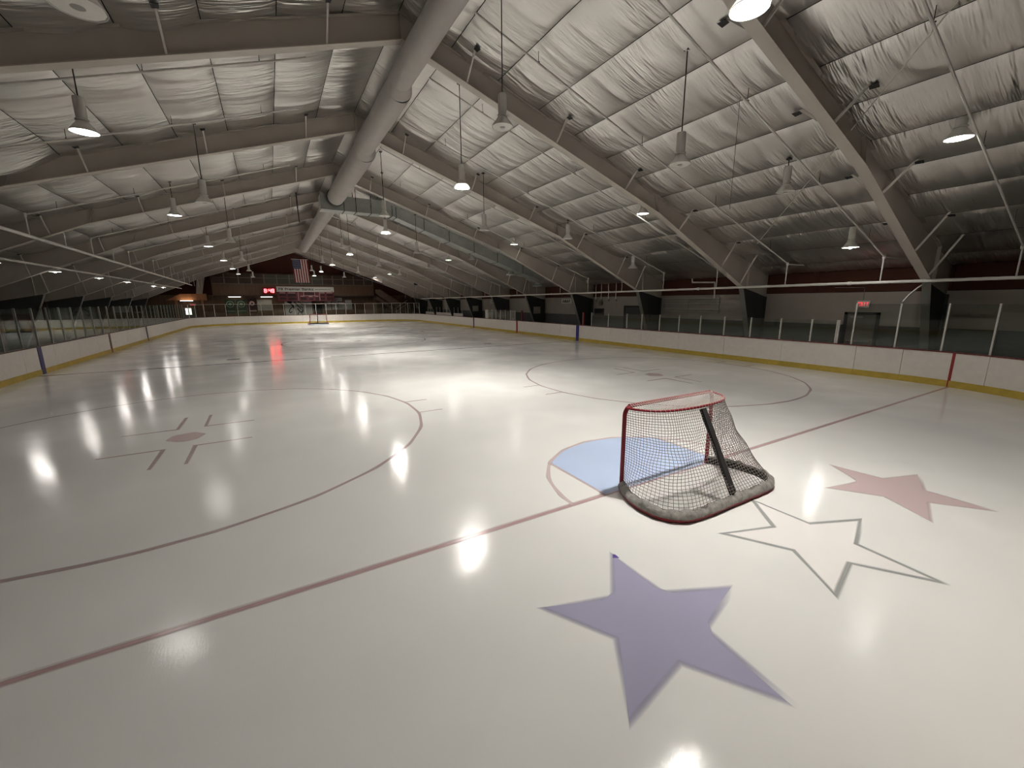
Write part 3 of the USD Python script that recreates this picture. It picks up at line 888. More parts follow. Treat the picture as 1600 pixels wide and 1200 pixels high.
# ------------------------------------------------------------------ sprinkler pipes
for side, nm in ((-1, 'right'), (1, 'left')):
    xs = [x for fx in [F0 - FS] + FRAMES for x in (fx + 1.15, fx + 4.15)]
    xs = [x for x in xs if -1.5 < x < 59.5]
    for k_, x in enumerate(xs):
        if side < 0:
            y0, y1 = 0.55, -12.9
        else:
            y0, y1 = 3.6, 11.8
        t = thing('sprinkler_pipe', f'thin pale sprinkler pipe under the {nm} roof slope, {ORD[k_]} counting from the camera', 'sprinkler pipe')
        hang = 0.27
        p0, p1 = (x, y0, zroof(y0) - hang), (x, y1, zroof(y1) - hang - (0.12 if side < 0 else 0.0))
        obj('pipe', MB().tube([p0, p1], 0.024, 8), PIPE, t, smooth=40)
        zend = p1[2]
        zmain = 3.17 if side < 0 else 5.09 - 0.0125 * x
        obj('drop_pipe', MB().tube([(x, y1, zend), (x, y1 + (0.0 if side < 0 else 0.0), zmain)], 0.022, 8), PIPE, t, smooth=40)
        obj('coupling', MB().tube([(x, y1, zend - 0.07), (x, y1, zend + 0.06)], 0.045, 8), PIPE, t, smooth=40)
        for hh in np.linspace(0.12, 0.9, 4):
            yh = y0 + (y1 - y0) * hh
            zz = p0[2] + (p1[2] - p0[2]) * hh
            obj('hanger', MB().tube([(x, yh, zz), (x, yh, zroof(yh) - 0.03)], 0.006, 5, False).box(x - 0.03, x + 0.03, yh - 0.012, yh + 0.012, zz + 0.02, zz + 0.035), DARKROD, t, smooth=False)
mp = thing('main_pipe', 'long white horizontal main pipe in front of the right side columns', 'pipe')
for a, b in zip(np.arange(-3.0, 57.0, 6.0)[:-1], np.arange(-3.0, 57.0, 6.0)[1:]):
    obj('pipe', MB().tube([(a, -12.78, 3.17 - 0.003 * max(a, 0)), (b, -12.78, 3.17 - 0.003 * max(b, 0))], 0.05, 10), PIPE, mp, smooth=40)
    obj('coupling', MB().tube([(a - 0.05, -12.78, 3.17 - 0.003 * max(a, 0)), (a + 0.05, -12.78, 3.17 - 0.003 * max(a, 0))], 0.066, 10), PIPE, mp, smooth=40)
mp2 = thing('main_pipe', 'sloping pale main pipe under the left roof slope', 'pipe')
for a, b in zip(np.arange(9.0, 58.0, 7.0)[:-1], np.arange(9.0, 58.0, 7.0)[1:]):
    obj('pipe', MB().tube([(a, 11.8, 5.09 - 0.0125 * a), (b, 11.8, 5.09 - 0.0125 * b)], 0.055, 10), PIPE, mp2, smooth=40)
mp3 = thing('main_pipe', 'thin pale pipe carrying the low lamps along the left side', 'pipe')
obj('pipe', MB().tube([(12, 13.4, 4.27), (56, 13.4, 4.25)], 0.045, 8), PIPE, mp3, smooth=40)
ep = thing('eave_pipe', 'white pipe running along the top of the right wall by the nearest columns', 'pipe')
for a, b in ((1.3, 6.7), (-1.0, 0.8), (7.9, 9.6)):
    obj('pipe', MB().tube([(a, -14.3, 4.0), (b, -14.3, 4.02)], 0.04, 8), PIPE, ep, smooth=40)
for x in (2.2, 5.2):
    obj('branch', MB().tube([(x, -12.9, 3.98), (x, -14.3, 4.0)], 0.024, 8), PIPE, ep, smooth=40)
zp = thing('bent_pipe', 'white angled pipe stepping down the right wall above the bench rack', 'pipe')
obj('pipe', MB().tube([(10.9, -14.8, 3.95), (10.85, -14.8, 3.55), (9.5, -14.75, 3.5), (9.45, -14.75, 2.7)], 0.045, 8), PIPE, zp, smooth=40)

# ------------------------------------------------------------------ pendant lamps
def lamp(x, y, zb, lit, label, group):
    """zb is the height of the lens; lit is a key of LAMP or None"""
    t = thing('pendant_lamp', label, 'lamp', (x, y, zb), group=group)
    ztop = zroof(y) - zb - 0.03
    if ztop > 0.70:
        obj('rod', MB().tube([(0, 0, 0.62), (0, 0, ztop)], 0.012, 6).box(-0.05, 0.05, -0.05, 0.05, ztop - 0.03, ztop + 0.01), DARKROD, t, smooth=False)
    top = min(0.63, max(ztop, 0.40))
    obj('housing', MB().lathe([(0.0, top), (0.085, top), (0.092, top - 0.03), (0.092, 0.28), (0.075, 0.24), (0.11, 0.23), (0.11, 0.20), (0.0, 0.20)], 16), HOUSING, t, smooth=35)
    obj('reflector', MB().lathe([(0.085, 0.20), (0.12, 0.15), (0.17, 0.09), (0.21, 0.035), (0.226, 0.012), (0.228, 0.0), (0.221, 0.0), (0.214, 0.014)], 24), CONE_OFF, t, smooth=40)
    if lit in ('bright', 'middle'):
        obj('reflector_skirt', MB().lathe([(0.172, 0.094), (0.232, 0.012)], 14), CONE_ON, t, smooth=40)
    obj('lens', MB().lathe([(0.214, 0.006), (0.06, 0.0)], 14), LENS_ON[lit] if lit else LENS_OFF, t, smooth=40)
    obj('arc_tube' if lit else 'lens_hub', MB().lathe([(0.06, 0.0), (0.0, -0.003)] if lit != 'low' else [(0.055, 0.0), (0.04, -0.03), (0.0, -0.045)], 7), BULB_ON[lit] if lit else TAG, t, smooth=40)
    return t


lit_rows = [(-0.31, 7.95, 17.2, 27.6, 37.0, 46.3, 54.2), (8.1, 17.2, 27.5, 37.2, 46.6, 55.3), (-0.5, 7.87, 17.45, 27.7, 37.1, 46.4, 54.2)]
names = ('middle row of lit lamps', 'left row of lit lamps', 'right row of lit lamps')
for (ry, rz, xs, nm, key) in ((-0.25, 5.85, lit_rows[0], names[0], 'middle'), (7.77, 5.93, lit_rows[1], names[1], 'left'), (-7.6, 5.82, lit_rows[2], names[2], 'right')):
    for k_, x in enumerate(xs):
        lamp(x, ry if x != -0.31 else -0.5, rz if x != -0.31 else 6.09, 'bright' if x == -0.31 else key, f'lit white pendant lamp, {ORD[k_]} from the camera in the {nm}', nm)
for (ry, rz, xs, nm) in ((6.3, 5.5, (2.4, 11.85, 21.1, 31.4, 42.6, 53.5), 'left row of unlit lamps'), (-3.0, 5.47, (2.6, 12.07, 21.12, 31.3, 40.3, 49.2), 'row right of the duct'),
                         (0.3, 6.22, (4.5, 15.0, 27.0, 39.2, 50.5), 'highest row by the duct'), (-7.25, 5.42, (2.6, 12.0, 22.6, 31.5, 40.8), 'right row of unlit lamps')):
    for k_, x in enumerate(xs):
        lamp(x, ry, rz, None, f'unlit pendant lamp, {ORD[k_]} from the camera in the {nm}', nm)
lamp(2.58, -11.37, 4.24, 'low', 'lit pendant lamp hung low by the right wall, above the exit door', None)
lamp(11.9, -11.4, 4.25, None, 'unlit pendant lamp hung low by the right wall', None)
for k_, x in enumerate((20.0, 25.4, 31.5, 37.3, 45.6, 49.5)):
    lamp(x, 13.9, 4.15, 'low', f'lit lamp hung low along the left side, {ORD[k_]} from the camera', 'low lamps along the left side')

# ------------------------------------------------------------------ things on the right wall
W = YR + 0.02
d1 = thing('door_1', 'grey side door under the exit sign', kind='structure')
obj('door_frame', MB().box(2.70, 2.80, W, W + 0.06, -0.04, 2.12).box(3.72, 3.82, W, W + 0.06, -0.04, 2.12).box(2.70, 3.82, W, W + 0.06, 2.03, 2.12), DOORDK, d1, smooth=False)
obj('door_leaf', MB().box(2.80, 3.72, W - 0.01, W + 0.03, -0.04, 2.03), DOORGREY, d1, smooth=False)
obj('door_closer', MB().box(3.2, 3.6, W + 0.03, W + 0.09, 1.9, 1.97), TAG, d1, smooth=False)
obj('push_bar', MB().box(2.88, 3.64, W + 0.03, W + 0.10, 0.98, 1.04), TAG, d1, smooth=False)
d2 = thing('door_2', 'dark wide door in the right wall behind the low glass', kind='structure')
obj('door_frame', MB().box(14.1, 14.2, W, W + 0.06, -0.04, 2.3).box(15.75, 15.85, W, W + 0.06, -0.04, 2.3).box(14.1, 15.85, W, W + 0.06, 2.2, 2.3), BLACK, d2, smooth=False)
obj('door_leaf', MB().box(14.2, 15.75, W - 0.01, W + 0.03, -0.04, 2.2), DOORDK, d2, smooth=False)
w1 = thing('window_1', 'small dark opening in the right wall', kind='structure')
obj('window_frame', MB().box(17.75, 18.72, W, W + 0.04, 1.62, 1.68).box(17.75, 18.72, W, W + 0.04, 2.05, 2.1).box(17.75, 17.81, W, W + 0.04, 1.62, 2.1).box(18.66, 18.72, W, W + 0.04, 1.62, 2.1), DOORDK, w1, smooth=False)
obj('pane', MB().box(17.81, 18.66, W - 0.005, W + 0.015, 1.68, 2.05), BLACK, w1, smooth=False)
RGT, UP = (1, 0, 0), (0, 0, 1)


def wall_text(name, s, h, x, z, mt, parent, bold=True, y=W + 0.05, width=None):
    # reads left to right for someone facing the right wall, i.e. towards -x
    mb = MB().text(s, h, (x, y, z), (-1, 0, 0), (0, 0, 1), bold, 0.01, width)
    return obj(name, mb, mt, parent, smooth=False)


def exit_letters(origin, right, h, w):
    """the word EXIT in plain bars, reading along right"""
    o, r, u = np.array(origin, float), np.array(right, float), np.array((0, 0, 1.0))
    out, cell, mb = np.cross(r, u), w / 4, MB()
    cw, th = cell * 0.74, h * 0.17

    def stroke_(k_, a, b):
        p, q = (o + r * (k_ * cell + a[0] * cw) + u * a[1] * h, o + r * (k_ * cell + b[0] * cw) + u * b[1] * h)
        mb.bar(p, q, th, 0.012, out)
    for k_, lines in enumerate(([((0.1, 0), (0.1, 1)), ((0, 0.92), (1, 0.92)), ((0, 0.5), (0.85, 0.5)), ((0, 0.08), (1, 0.08))], [((0.05, 0), (0.95, 1)), ((0.05, 1), (0.95, 0))],
                               [((0.5, 0), (0.5, 1))], [((0.5, 0), (0.5, 1)), ((0, 0.92), (1, 0.92))])):
        for a, b in lines:
            stroke_(k_, a, b)
    return mb


ex = thing('exit_sign', 'lit red exit sign above the grey side door', 'exit sign')
obj('case', MB().box(3.06, 3.46, W, W + 0.07, 2.30, 2.56), SIGNW, ex, smooth=False)
obj('lettering', exit_letters((3.42, W + 0.078, 2.36), (-1, 0, 0), 0.14, 0.34), EXITRED, ex, smooth=False)
obj('conduit', MB().tube([(3.3, W + 0.03, 2.56), (3.3, W + 0.03, 3.05), (4.3, W + 0.03, 3.08)], 0.012, 6), TAG, ex, smooth=40)
aw = thing('away_sign', 'white sign reading AWAY on the right wall', 'sign')
obj('board', MB().box(21.35, 22.58, W, W + 0.03, 2.42, 2.76), SIGNW, aw, smooth=False)
wall_text('lettering', 'AWAY', 0.22, 22.45, 2.48, INK, aw, True, W + 0.03, 0.98)
hm = thing('home_sign', 'white sign half hidden behind a column on the right wall', 'sign')
obj('board', MB().box(33.5, 34.75, W, W + 0.03, 2.42, 2.76), SIGNW, hm, smooth=False)
wall_text('lettering', 'HOME', 0.22, 34.62, 2.48, INK, hm, True, W + 0.03, 0.98)
rk = thing('bench_rack', 'stack of pale horizontal rails on the right wall between two columns', 'rack')
for z, w_ in ((2.72, 0.06), (2.58, 0.05), (2.45, 0.05), (2.14, 0.08), (2.02, 0.06)):
    obj('rail', MB().box(9.2, 12.75, W + 0.03, W + 0.10, z - w_ / 2, z + w_ / 2), NOTICE, rk, smooth=False)
for x in (9.3, 11.1, 12.65):
    obj('bracket', MB().box(x - 0.03, x + 0.03, W, W + 0.05, 1.95, 2.78), TAG, rk, smooth=False)
obj('round_gauge', MB().tube([(18.05, W, 2.46), (18.05, W + 0.1, 2.46)], 0.17, 16), DOORGREY, smooth=40, label='small dark round fitting on the right wall beside hanging pipes', cat='fitting')
hp = thing('pipe_cluster', 'group of short vertical pipes on the right wall by the round fitting', 'pipe')
for x in (16.6, 17.3, 18.0, 18.55):
    obj('pipe', MB().tube([(x, W + 0.08, 2.7), (x, W + 0.08, 4.0)], 0.03, 6), PIPE, hp, smooth=40)
    obj('valve', MB().box(x - 0.07, x + 0.07, W + 0.02, W + 0.14, 2.58, 2.72), TAG, hp, smooth=False)
for x, lab in ((FRAMES[4], 'pale notice sheet on the dark column next to the AWAY sign'), (FRAMES[6], 'pale notice sheet on the dark column beyond the centre line')):
    obj('notice_sheet', MB().box(x - 0.04, x - 0.025, -14.45, -13.78, 1.6, 2.17), NOTICE, smooth=False, label=lab, cat='notice')
cb = MB().tube([(1.05, -12.9, 3.1), (1.2, -12.85, 2.95), (1.35, -12.8, 2.75), (1.45, -12.75, 2.55), (1.45, -12.70, 2.49)], 0.03, 6)
obj('loose_cable', cb, TAG, smooth=40, label='loose grey cable drooping from the nearest column to a glass post', cat='cable')
obj('hanging_wire', MB().tube([(2.4, -4.6, zroof(-4.6) - 0.05), (2.4, -4.6, 4.7)], 0.004, 5), DARKROD, smooth=False, label='very thin wire hanging below the nearest right lamp', cat='wire')
st = MB().bar((23.9, 3.01, 8.74), (23.9, 3.0, 7.9), 0.07, 0.05, (1, 0, 0)).bar((23.9, 3.0, 7.9), (23.92, 2.98, 7.15), 0.05, 0.04, (1, 0, 0))
obj('hanging_strap', st, DARKROD, smooth=False, label='dark strap hanging from the roof left of the ridge duct', cat='strap')

# left side: banners behind the glass
for k_, (x0, x1, mt) in enumerate(((22.2, 24.3, NOTICE), (26.5, 28.2, GREENP), (31.5, 36.0, NOTICE), (38.0, 41.0, DOORGREY))):
    obj('wall_banner', MB().box(x0, x1, YL - 0.05, YL - 0.031, 1.5, 2.4), mt, smooth=False,
        label=f'dim {"grey" if mt is not GREENP else "dark green"} banner on the left wall behind the glass, {ORD[k_]} from the camera', cat='banner')

# ------------------------------------------------------------------ far end
def far_text(name, s, h, y, z, mt, parent, x=XF, bold=True, width=None):
    mb = MB().text(s, h, (x, y, z), (0, -1, 0), (0, 0, 1), bold, 0.01, width)
    return obj(name, mb, mt, parent, smooth=False)


# press box over the end
pb = thing('press_box', 'brown wooden press box with dark windows across the far end', 'gallery')
XP = 59.6
obj('front_panel', MB().box(XP, XP + 0.08, -8.4, 10.9, 3.55, 5.0), WOOD, pb, smooth=False)
obj('floor_slab', MB().box(XP, XF, -8.4, 10.9, 3.42, 3.56), WOODDK, pb, smooth=False)
obj('roof_slab', MB().box(XP, XF, -8.4, 10.9, 6.22, 6.35), WOODDK, pb, smooth=False)
obj('side_panel', MB().box(XP, XF, -8.45, -8.37, 3.5, 6.3), WOOD, pb, smooth=False)
obj('side_panel', MB().box(XP, XF, 10.85, 10.93, 3.5, 6.3), WOOD, pb, smooth=False)
ml = [-8.4, -7.2, -5.8, -4.4, -3.05, -1.75, -0.45, 0.9, 2.3, 3.75, 5.2, 6.6, 8.0, 9.5, 10.9]
for a, b in zip(ml[:-1], ml[1:]):
    fr_ = obj('window_frame', MB().box(XP, XP + 0.07, a, a + 0.14, 5.0, 6.22).box(XP + 0.005, XP + 0.06, a, b, 5.72, 5.80), MULLION, pb, smooth=False)
    obj('pane', MB().box(XP + 0.05, XP + 0.06, a + 0.14, b, 5.0, 6.22), GREYWIN if -2 < a < 4 else WOODDK, fr_, smooth=False)
obj('top_rail', MB().box(XP - 0.03, XP + 0.1, -8.42, 10.92, 4.95, 5.03), MULLION, pb, smooth=False)

XS = 59.2
sb = thing('scoreboard', 'dark red scoreboard with dark panels under a white sponsor banner', 'scoreboard')
obj('cabinet', MB().box(XS, XS + 0.3, -2.95, 3.95, 2.80, 4.72), SB_RED, sb, smooth=False)
bn = obj('banner', MB().box(XS - 0.04, XS, -2.98, 3.98, 4.02, 4.70), SIGNW, sb, smooth=False)
far_text('logo', 'PB', 0.30, 3.78, 4.22, INK, sb, XS - 0.045, True, 0.55)
far_text('sponsor_name', 'Premier Banks', 0.30, 3.05, 4.22, INK, sb, XS - 0.045, True, 3.45)
far_text('web_address', 'www.premierbanks.com', 0.12, -0.58, 4.29, INK, sb, XS - 0.045, True, 1.95)
obj('banner_mark', MB().box(XS - 0.05, XS - 0.04, -2.8, -2.62, 4.08, 4.16), INKRED, sb, smooth=False)
for y0, y1, z0, z1 in ((3.72, 2.95, 3.45, 3.72), (3.72, 2.95, 3.0, 3.3), (2.75, 1.75, 3.4, 3.75), (2.75, 1.75, 2.92, 3.28), (0.75, -0.45, 3.62, 3.92), (1.25, 0.55, 2.95, 3.3), (0.2, -0.3, 2.95, 3.2),
                       (-0.55, -1.0, 2.9, 3.3), (-1.2, -1.75, 3.45, 3.72), (-1.2, -1.75, 2.95, 3.3), (-2.0, -2.8, 3.45, 3.75), (-2.0, -2.8, 2.92, 3.3)):
    obj('display', MB().box(XS - 0.015, XS, y1, y0, z0, z1), SB_DARK, sb, smooth=False)
for y0, y1, z in ((3.7, 3.0, 3.84), (2.72, 1.85, 3.84), (1.25, 0.8, 3.42), (-0.5, -0.95, 3.42), (0.25, -0.2, 3.36), (-1.15, -1.75, 3.86), (-2.0, -2.75, 3.86)):
    obj('caption', MB().box(XS - 0.02, XS, y1, y0, z, z + 0.10), SB_LABEL, sb, smooth=False)
for y in (1.5, 0.85, -0.5, -1.1):
    obj('divider', MB().box(XS - 0.02, XS, y - 0.03, y + 0.03, 2.86 if abs(y) > 0.9 else 3.5, 4.0), SB_LABEL, sb, smooth=False)
obj('divider', MB().box(XS - 0.02, XS, -0.5, 0.85, 3.5, 3.55), SB_LABEL, sb, smooth=False)
obj('bracket', MB().box(XS + 0.3, XP - 0.005, 2.9, 3.1, 3.6, 4.6).box(XS + 0.3, XP - 0.005, -2.1, -1.9, 3.6, 4.6), BLACK, sb, smooth=False)

ck = thing('led_clock', 'glowing red digital clock left of the scoreboard', 'clock')
obj('case', MB().box(XS + 0.1, XP - 0.04, 4.12, 5.62, 3.62, 4.62), CLOCKRED, ck, smooth=False)


def digit(mb, ch, y, z, w, h, x, t=0.085):
    segs = {'a': (0, 1, w, 1), 'g': (0, .5, w, .5), 'd': (0, 0, w, 0)}
    on = {'8': 'abcdefg', '4': 'bcfg', '0': 'abcdef'}[ch]
    for s in on:
        if s in 'agd':
            zz = {'a': z + h, 'g': z + h / 2, 'd': z}[s]
            mb.box(x, x + 0.02, y, y - w, zz - t / 2, zz + t / 2)
        else:
            yy_ = y if s in 'fe' else y - w
            z0 = z + h / 2 if s in 'fb' else z
            mb.box(x, x + 0.02, yy_ - t / 2, yy_ + t / 2, z0, z0 + h / 2)


for ch, y in (('8', 5.36), ('4', 4.84), ('8', 4.50)):
    mb = MB()
    digit(mb, ch, y, 3.92, 0.2, 0.44, XS + 0.07)
    obj('digit', mb, LED, ck, smooth=False)
obj('colon', MB().box(XS + 0.07, XS + 0.09, 4.96, 5.03, 4.0, 4.07).box(XS + 0.07, XS + 0.09, 4.96, 5.03, 4.2, 4.27), LED, ck, smooth=False)

# flag hung vertically from the end of the duct
fl = thing('flag', 'striped red, white and blue flag hung vertically at the end of the ridge duct', 'flag')
FX, FY0, FY1, FZ0, FZ1 = 46.0, 2.50, 1.02, 4.68, 7.03


def cloth(y0, y1, z0, z1, off=0.0):
    ys = np.linspace(y0, y1, 3)
    zs = np.linspace(z0, z1, 12)
    v = []
    for th in (0.0, 0.012):
        for y in ys:
            for z in zs:
                v.append((FX + off + th + 0.05 * math.sin((y - FY1) * 9 + z * 0.8) * (FZ1 - z) / 2.4, y - 0.10 * (FZ1 - z) / 2.4, z))
    n1, n2 = 3, 12
    idx = np.arange(n1 * n2).reshape(n1, n2)
    q = np.stack([idx[:-1, :-1], idx[1:, :-1], idx[1:, 1:], idx[:-1, 1:]], -1).reshape(-1, 4)
    q = np.vstack([q, q[:, ::-1] + n1 * n2])
    return (np.array(v), q)


sw = (FY0 - FY1) / 13
for k_ in range(13):
    a = FY1 + sw * k_
    ztop = FZ1 if k_ < 6 else FZ1 - 0.94
    obj('stripe', cloth(a, a + sw, FZ0, ztop), FLAGR if k_ % 2 == 0 else FLAGW, fl, smooth=True)
obj('canton', cloth(FY1 + 6 * sw, FY0, FZ1 - 0.94, FZ1), FLAGB, fl, smooth=True)
st = MB()
for i in range(9):
    for j in range(6 if i % 2 == 0 else 5):
        y = FY0 - 0.06 - (j + (0 if i % 2 == 0 else 0.5)) * 0.125
        z = FZ1 - 0.07 - i * 0.1
        c = star(0, 0, 0.036, 90, 0.4)
        vv = np.array(c.exterior.coords[:-1])
        x = FX - 0.012 + 0.05 * math.sin((y - FY1) * 9 + z * 0.8) * (FZ1 - z) / 2.4
        v = np.vstack([[(x, y - 0.1 * (FZ1 - z) / 2.4, z)], np.c_[np.full(10, x), vv[:, 0] + y - 0.1 * (FZ1 - z) / 2.4, vv[:, 1] + z]])
        st.add(v, [(0, 1 + q, 1 + (q + 1) % 10) for q in range(10)])
obj('stars', st, FLAGW, fl, smooth=False)
obj('pole', MB().tube([(FX, FY1 - 0.08, FZ1 + 0.02), (FX, FY0 + 0.08, FZ1 + 0.02)], 0.018, 8), PIPE, fl, smooth=40)
obj('cord', MB().tube([(FX, FY1, FZ1 + 0.02), (FX, 1.3, 7.72)], 0.006, 5).tube([(FX, FY0, FZ1 + 0.02), (FX, 1.3, 7.72)], 0.006, 5), DARKROD, fl, smooth=False)

# posters, whiteboard, mural and notices on the far wall
XW = XF - 0.03
for y, lab in ((9.35, 'dark green poster with a pale round emblem, left of its twin on the far wall'), (8.15, 'dark green poster with a pale round emblem, right of its twin on the far wall')):
    t = thing('emblem_poster', lab, 'poster')
    obj('sheet', MB().box(XW - 0.02, XW, y - 0.55, y + 0.55, 1.25, 3.05), GREENP, t, smooth=False)
    obj('emblem_ring', MB().prism_yz(Point(y, 2.45).buffer(0.42).difference(Point(y, 2.45).buffer(0.33)), XW - 0.03, XW - 0.02), GREENL, t, smooth=False)
    obj('emblem_disc', MB().prism_yz(Point(y, 2.45).buffer(0.17), XW - 0.03, XW - 0.02), GREENL, t, smooth=False)
    obj('caption_bar', MB().box(XW - 0.03, XW - 0.02, y - 0.45, y + 0.45, 1.55, 1.62), GREENL, t, smooth=False)
t = thing('emblem_poster', 'reddish poster with round emblem beside the whiteboard on the far wall', 'poster')
obj('sheet', MB().box(XW - 0.02, XW, 6.45, 7.45, 1.3, 3.2), SB_DARK, t, smooth=False)
obj('emblem_disc', MB().prism_yz(Point(6.95, 2.55).buffer(0.3).difference(Point(6.95, 2.5).buffer(0.12)), XW - 0.03, XW - 0.02), SB_LABEL, t, smooth=False)
obj('caption_bar', MB().box(XW - 0.03, XW - 0.02, 6.55, 7.35, 1.5, 1.66), SB_LABEL, t, smooth=False)
wb = thing('whiteboard', 'pale grey whiteboard with faint writing below the red clock', 'whiteboard')
obj('board', MB().box(XW - 0.03, XW, 4.72, 6.32, 1.65, 2.95), NOTICE, wb, smooth=False)
obj('board_frame', MB().box(XW - 0.04, XW, 4.68, 4.72, 1.61, 2.99).box(XW - 0.04, XW, 6.32, 6.36, 1.61, 2.99).box(XW - 0.04, XW, 4.68, 6.36, 1.6, 1.65).box(XW - 0.04, XW, 4.68, 6.36, 2.95, 2.99), NOTICE2, wb, smooth=False)
wr_ = MB()
r2 = np.random.default_rng(3)
for z in np.arange(1.85, 2.85, 0.14):
    y = 6.2
    while y > 4.95:
        w_ = 0.1 + 0.2 * r2.random()
        wr_.box(XW - 0.034, XW - 0.03, y - w_, y, z, z + 0.035)
        y -= w_ + 0.06 + 0.1 * r2.random()
obj('writing', wr_, INKGREY, wb, smooth=False, kind='stuff')
mu = thing('wall_mural', 'pale mural of bold black brush strokes under the scoreboard', 'mural')
for y0, y1 in ((2.05, 3.2), (0.98, 2.03), (-0.15, 0.96)):
    obj('mural_panel', MB().box(XW - 0.03, XW, y0, y1, 0.6, 2.78), NOTICE2, mu, smooth=False)


def stroke(pts, w):
    poly = LineString(pts).buffer(w, cap_style=1)
    return MB().prism_yz(poly, XW - 0.04, XW - 0.03)


for pts_, w_ in ((((2.8, 2.7), (2.45, 2.5), (2.2, 2.15), (2.1, 1.9)), 0.09), (((2.75, 2.75), (2.4, 2.7)), 0.1), (((2.2, 2.1), (2.6, 1.75), (2.75, 1.4), (2.6, 1.25), (2.4, 1.4)), 0.06),
                 (((2.0, 2.7), (1.7, 2.3), (1.4, 1.9), (1.25, 1.65)), 0.06), (((1.5, 2.75), (1.2, 2.45), (1.05, 2.3)), 0.04), (((1.65, 1.75), (1.4, 1.35), (1.15, 1.3), (1.05, 1.6)), 0.1),
                 (((1.3, 2.05), (1.1, 1.95), (1.04, 1.75)), 0.05), (((1.6, 1.3), (1.75, 0.95), (1.7, 0.75)), 0.04), (((1.3, 1.2), (1.1, 0.95)), 0.04), (((2.1, 2.0), (1.95, 1.6)), 0.03)):
    obj('brush_stroke', stroke(pts_, w_), INK, mu, smooth=False)
dd = thing('door_3', 'dark doorway with pale frame in the far wall', kind='structure')
obj('door_leaf', MB().box(XW - 0.02, XW, -1.45, -0.35, -0.04, 2.3), BLACK, dd, smooth=False)
obj('door_frame', MB().box(XW - 0.05, XW, -0.33, -0.25, -0.04, 2.42).box(XW - 0.05, XW, -1.55, -1.47, -0.04, 2.42).box(XW - 0.05, XW, -1.55, -0.25, 2.34, 2.42), MULLION, dd, smooth=False)
for k_, (y1, y0, z0, z1, mt, lab) in enumerate(((-1.75, -2.62, 1.55, 2.75, NOTICE, 'tall grey notice board nearest the dark doorway'), (-2.72, -3.55, 1.6, 2.72, NOTICE2, 'pale notice board, second from the dark doorway'),
                                              (-3.62, -4.45, 1.6, 2.6, NOTICE, 'grey notice board, third from the dark doorway'), (-4.52, -5.45, 1.58, 2.5, NOTICE2, 'low pale notice board farthest from the dark doorway'),
                                              (-4.52, -5.4, 2.55, 2.95, NOTICE2, 'small pale notice above the farthest notice board'), (-2.95, -4.15, 2.78, 3.28, NOTICE, 'wide faded notice above the row of notice boards'))):
    t = thing('notice_board', lab, 'notice board')
    obj('board', MB().box(XW - 0.03, XW, y0, y1, z0, z1), mt, t, smooth=False)
    mb = MB()
    for z in np.arange(z0 + 0.12, z1 - 0.1, 0.17):
        mb.box(XW - 0.034, XW - 0.03, y0 + 0.12, y1 - 0.12 - 0.2 * r2.random(), z, z + 0.03)
    obj('print', mb, INKGREY, t, smooth=False, kind='stuff')
for y, lab in ((8.7, 'glowing strip light under the press box above the green posters'), (5.2, 'glowing strip light under the press box below the red clock')):
    t = thing('strip_light', lab, 'lamp')
    obj('tube', MB().box(XP - 0.02, XP + 0.1, y - 0.65, y + 0.65, 3.34, 3.38), STRIP, t, smooth=False)
    obj('case', MB().box(XP - 0.04, XP + 0.14, y - 0.75, y + 0.75, 3.38, 3.42), TAG, t, smooth=False)
# staircase at the far right
sc = thing('staircase', 'brown staircase climbing to the press box at the far right', 'stairs')
n = 14
for k_ in range(n):
    f_ = k_ / n
    y, z = -13.2 + 4.4 * f_, 0.2 + 3.1 * f_
    obj('stair_tread', MB().box(59.4, 60.5, y, y + 0.40, z, z + 0.05), WOODDK, sc, smooth=False)
for x in (59.34, 60.5):
    obj('stringer', MB().bar((x, -13.3, 0.15), (x, -8.7, 3.3), 0.05, 0.32), PINK, sc, smooth=False)
obj('side_panel', MB().prism_yz([(-12.9, 0.9), (-8.6, 3.9), (-8.6, 4.45), (-9.3, 4.45), (-12.9, 2.0)], 59.24, 59.29), PINK, sc, smooth=False)
obj('landing_wall', MB().box(59.0, 59.1, -8.6, -7.0, 0.0, 2.6), PINK, sc, smooth=False)
for dz in (0.95, 0.45):
    obj('handrail', MB().tube([(59.2, -13.2, 1.9 + dz), (59.2, -11.3, 0.7 + dz)], 0.03, 6), BRACE, sc, smooth=40)
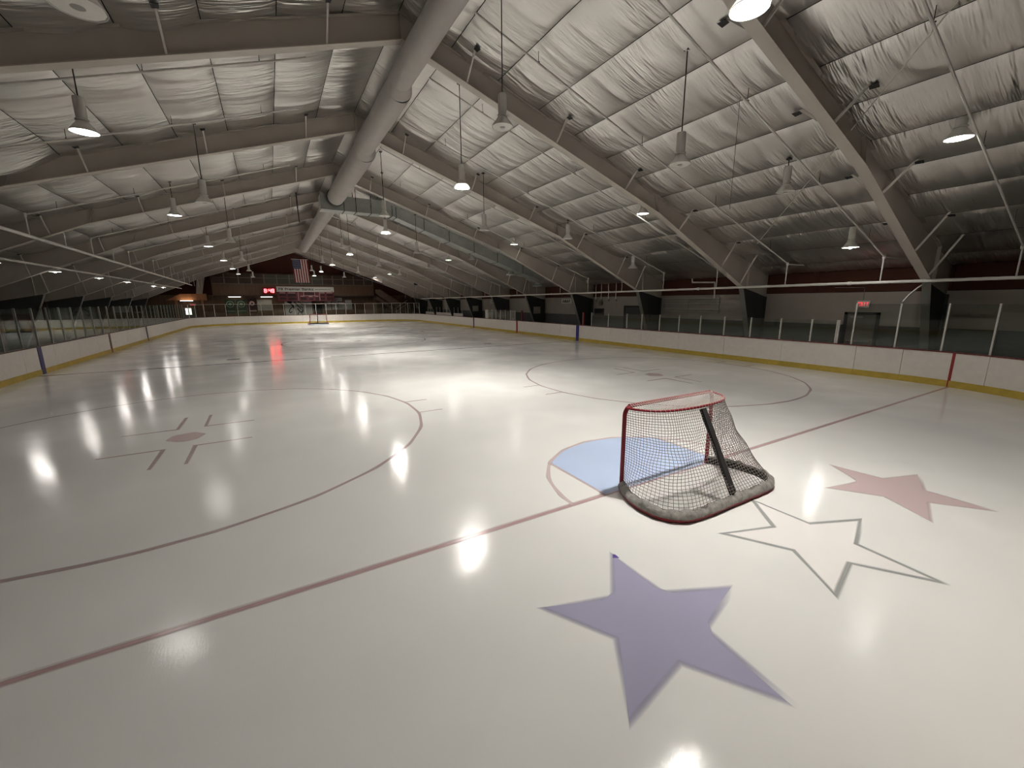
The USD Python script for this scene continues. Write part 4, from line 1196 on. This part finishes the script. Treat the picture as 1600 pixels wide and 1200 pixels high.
for y in (-12.9, -11.5):
    obj('rail_post', MB().box(59.17, 59.23, y - 0.03, y + 0.03, 0, 2.6 if y < -12 else 1.7), BRACE, sc, smooth=False)
# lit entrance at far left
en = thing('entrance_canopy', 'warm lit orange wooden entrance canopy in the far left corner', 'canopy')
obj('canopy_panel', MB().prism_yz([(15.6, 2.95), (14.2, 3.7), (11.6, 3.75), (11.6, 2.95)], 59.9, 60.0), WOODLT, en, smooth=False)
obj('post', MB().box(59.7, 59.9, 14.55, 14.75, -0.04, 2.95), WOODLT, en, smooth=False)
obj('post', MB().box(59.7, 59.9, 12.0, 12.2, -0.04, 2.95), WOODLT, en, smooth=False)
obj('wall_column', MB().prism_yz([(12.6, 3.75), (12.0, 3.75), (11.5, 5.9), (12.3, 5.9)], 59.9, 60.2), STEEL, en, smooth=False)
obj('lamp_tube', MB().box(59.55, 59.7, 13.0, 14.2, 2.88, 2.94), STRIP, en, smooth=False)
d4 = thing('door_4', 'glowing white door pane under the orange canopy', kind='structure')
obj('door_leaf', MB().box(XW - 0.05, XW, 12.9, 14.3, -0.04, 2.1), DOORGREY, d4, smooth=False)
obj('pane', MB().box(XW - 0.06, XW - 0.05, 13.4, 14.0, 1.2, 2.0), DOORLIT, d4, smooth=False)
e2 = thing('exit_sign', 'small lit sign above the glowing far left door', 'exit sign')
obj('case', MB().box(59.6, 59.66, 12.75, 13.35, 2.28, 2.55), SIGNW, e2, smooth=False)
obj('lettering', exit_letters((59.592, 13.28, 2.34), (0, -1, 0), 0.15, 0.46), EXITRED, e2, smooth=False)
sp1 = thing('loudspeaker', 'dark loudspeaker pair hung under the far right roof', 'loudspeaker')
obj('cabinet', MB().box(44.2, 44.6, -10.3, -9.9, 4.55, 4.9), BLACK, sp1, smooth=False)
obj('cabinet', MB().box(44.2, 44.5, -10.75, -10.5, 4.75, 4.95), BLACK, sp1, smooth=False)
obj('bracket', MB().tube([(44.4, -10.1, 4.9), (44.4, -10.1, zroof(-10.1) - 0.05)], 0.02, 6), BLACK, sp1, smooth=40)
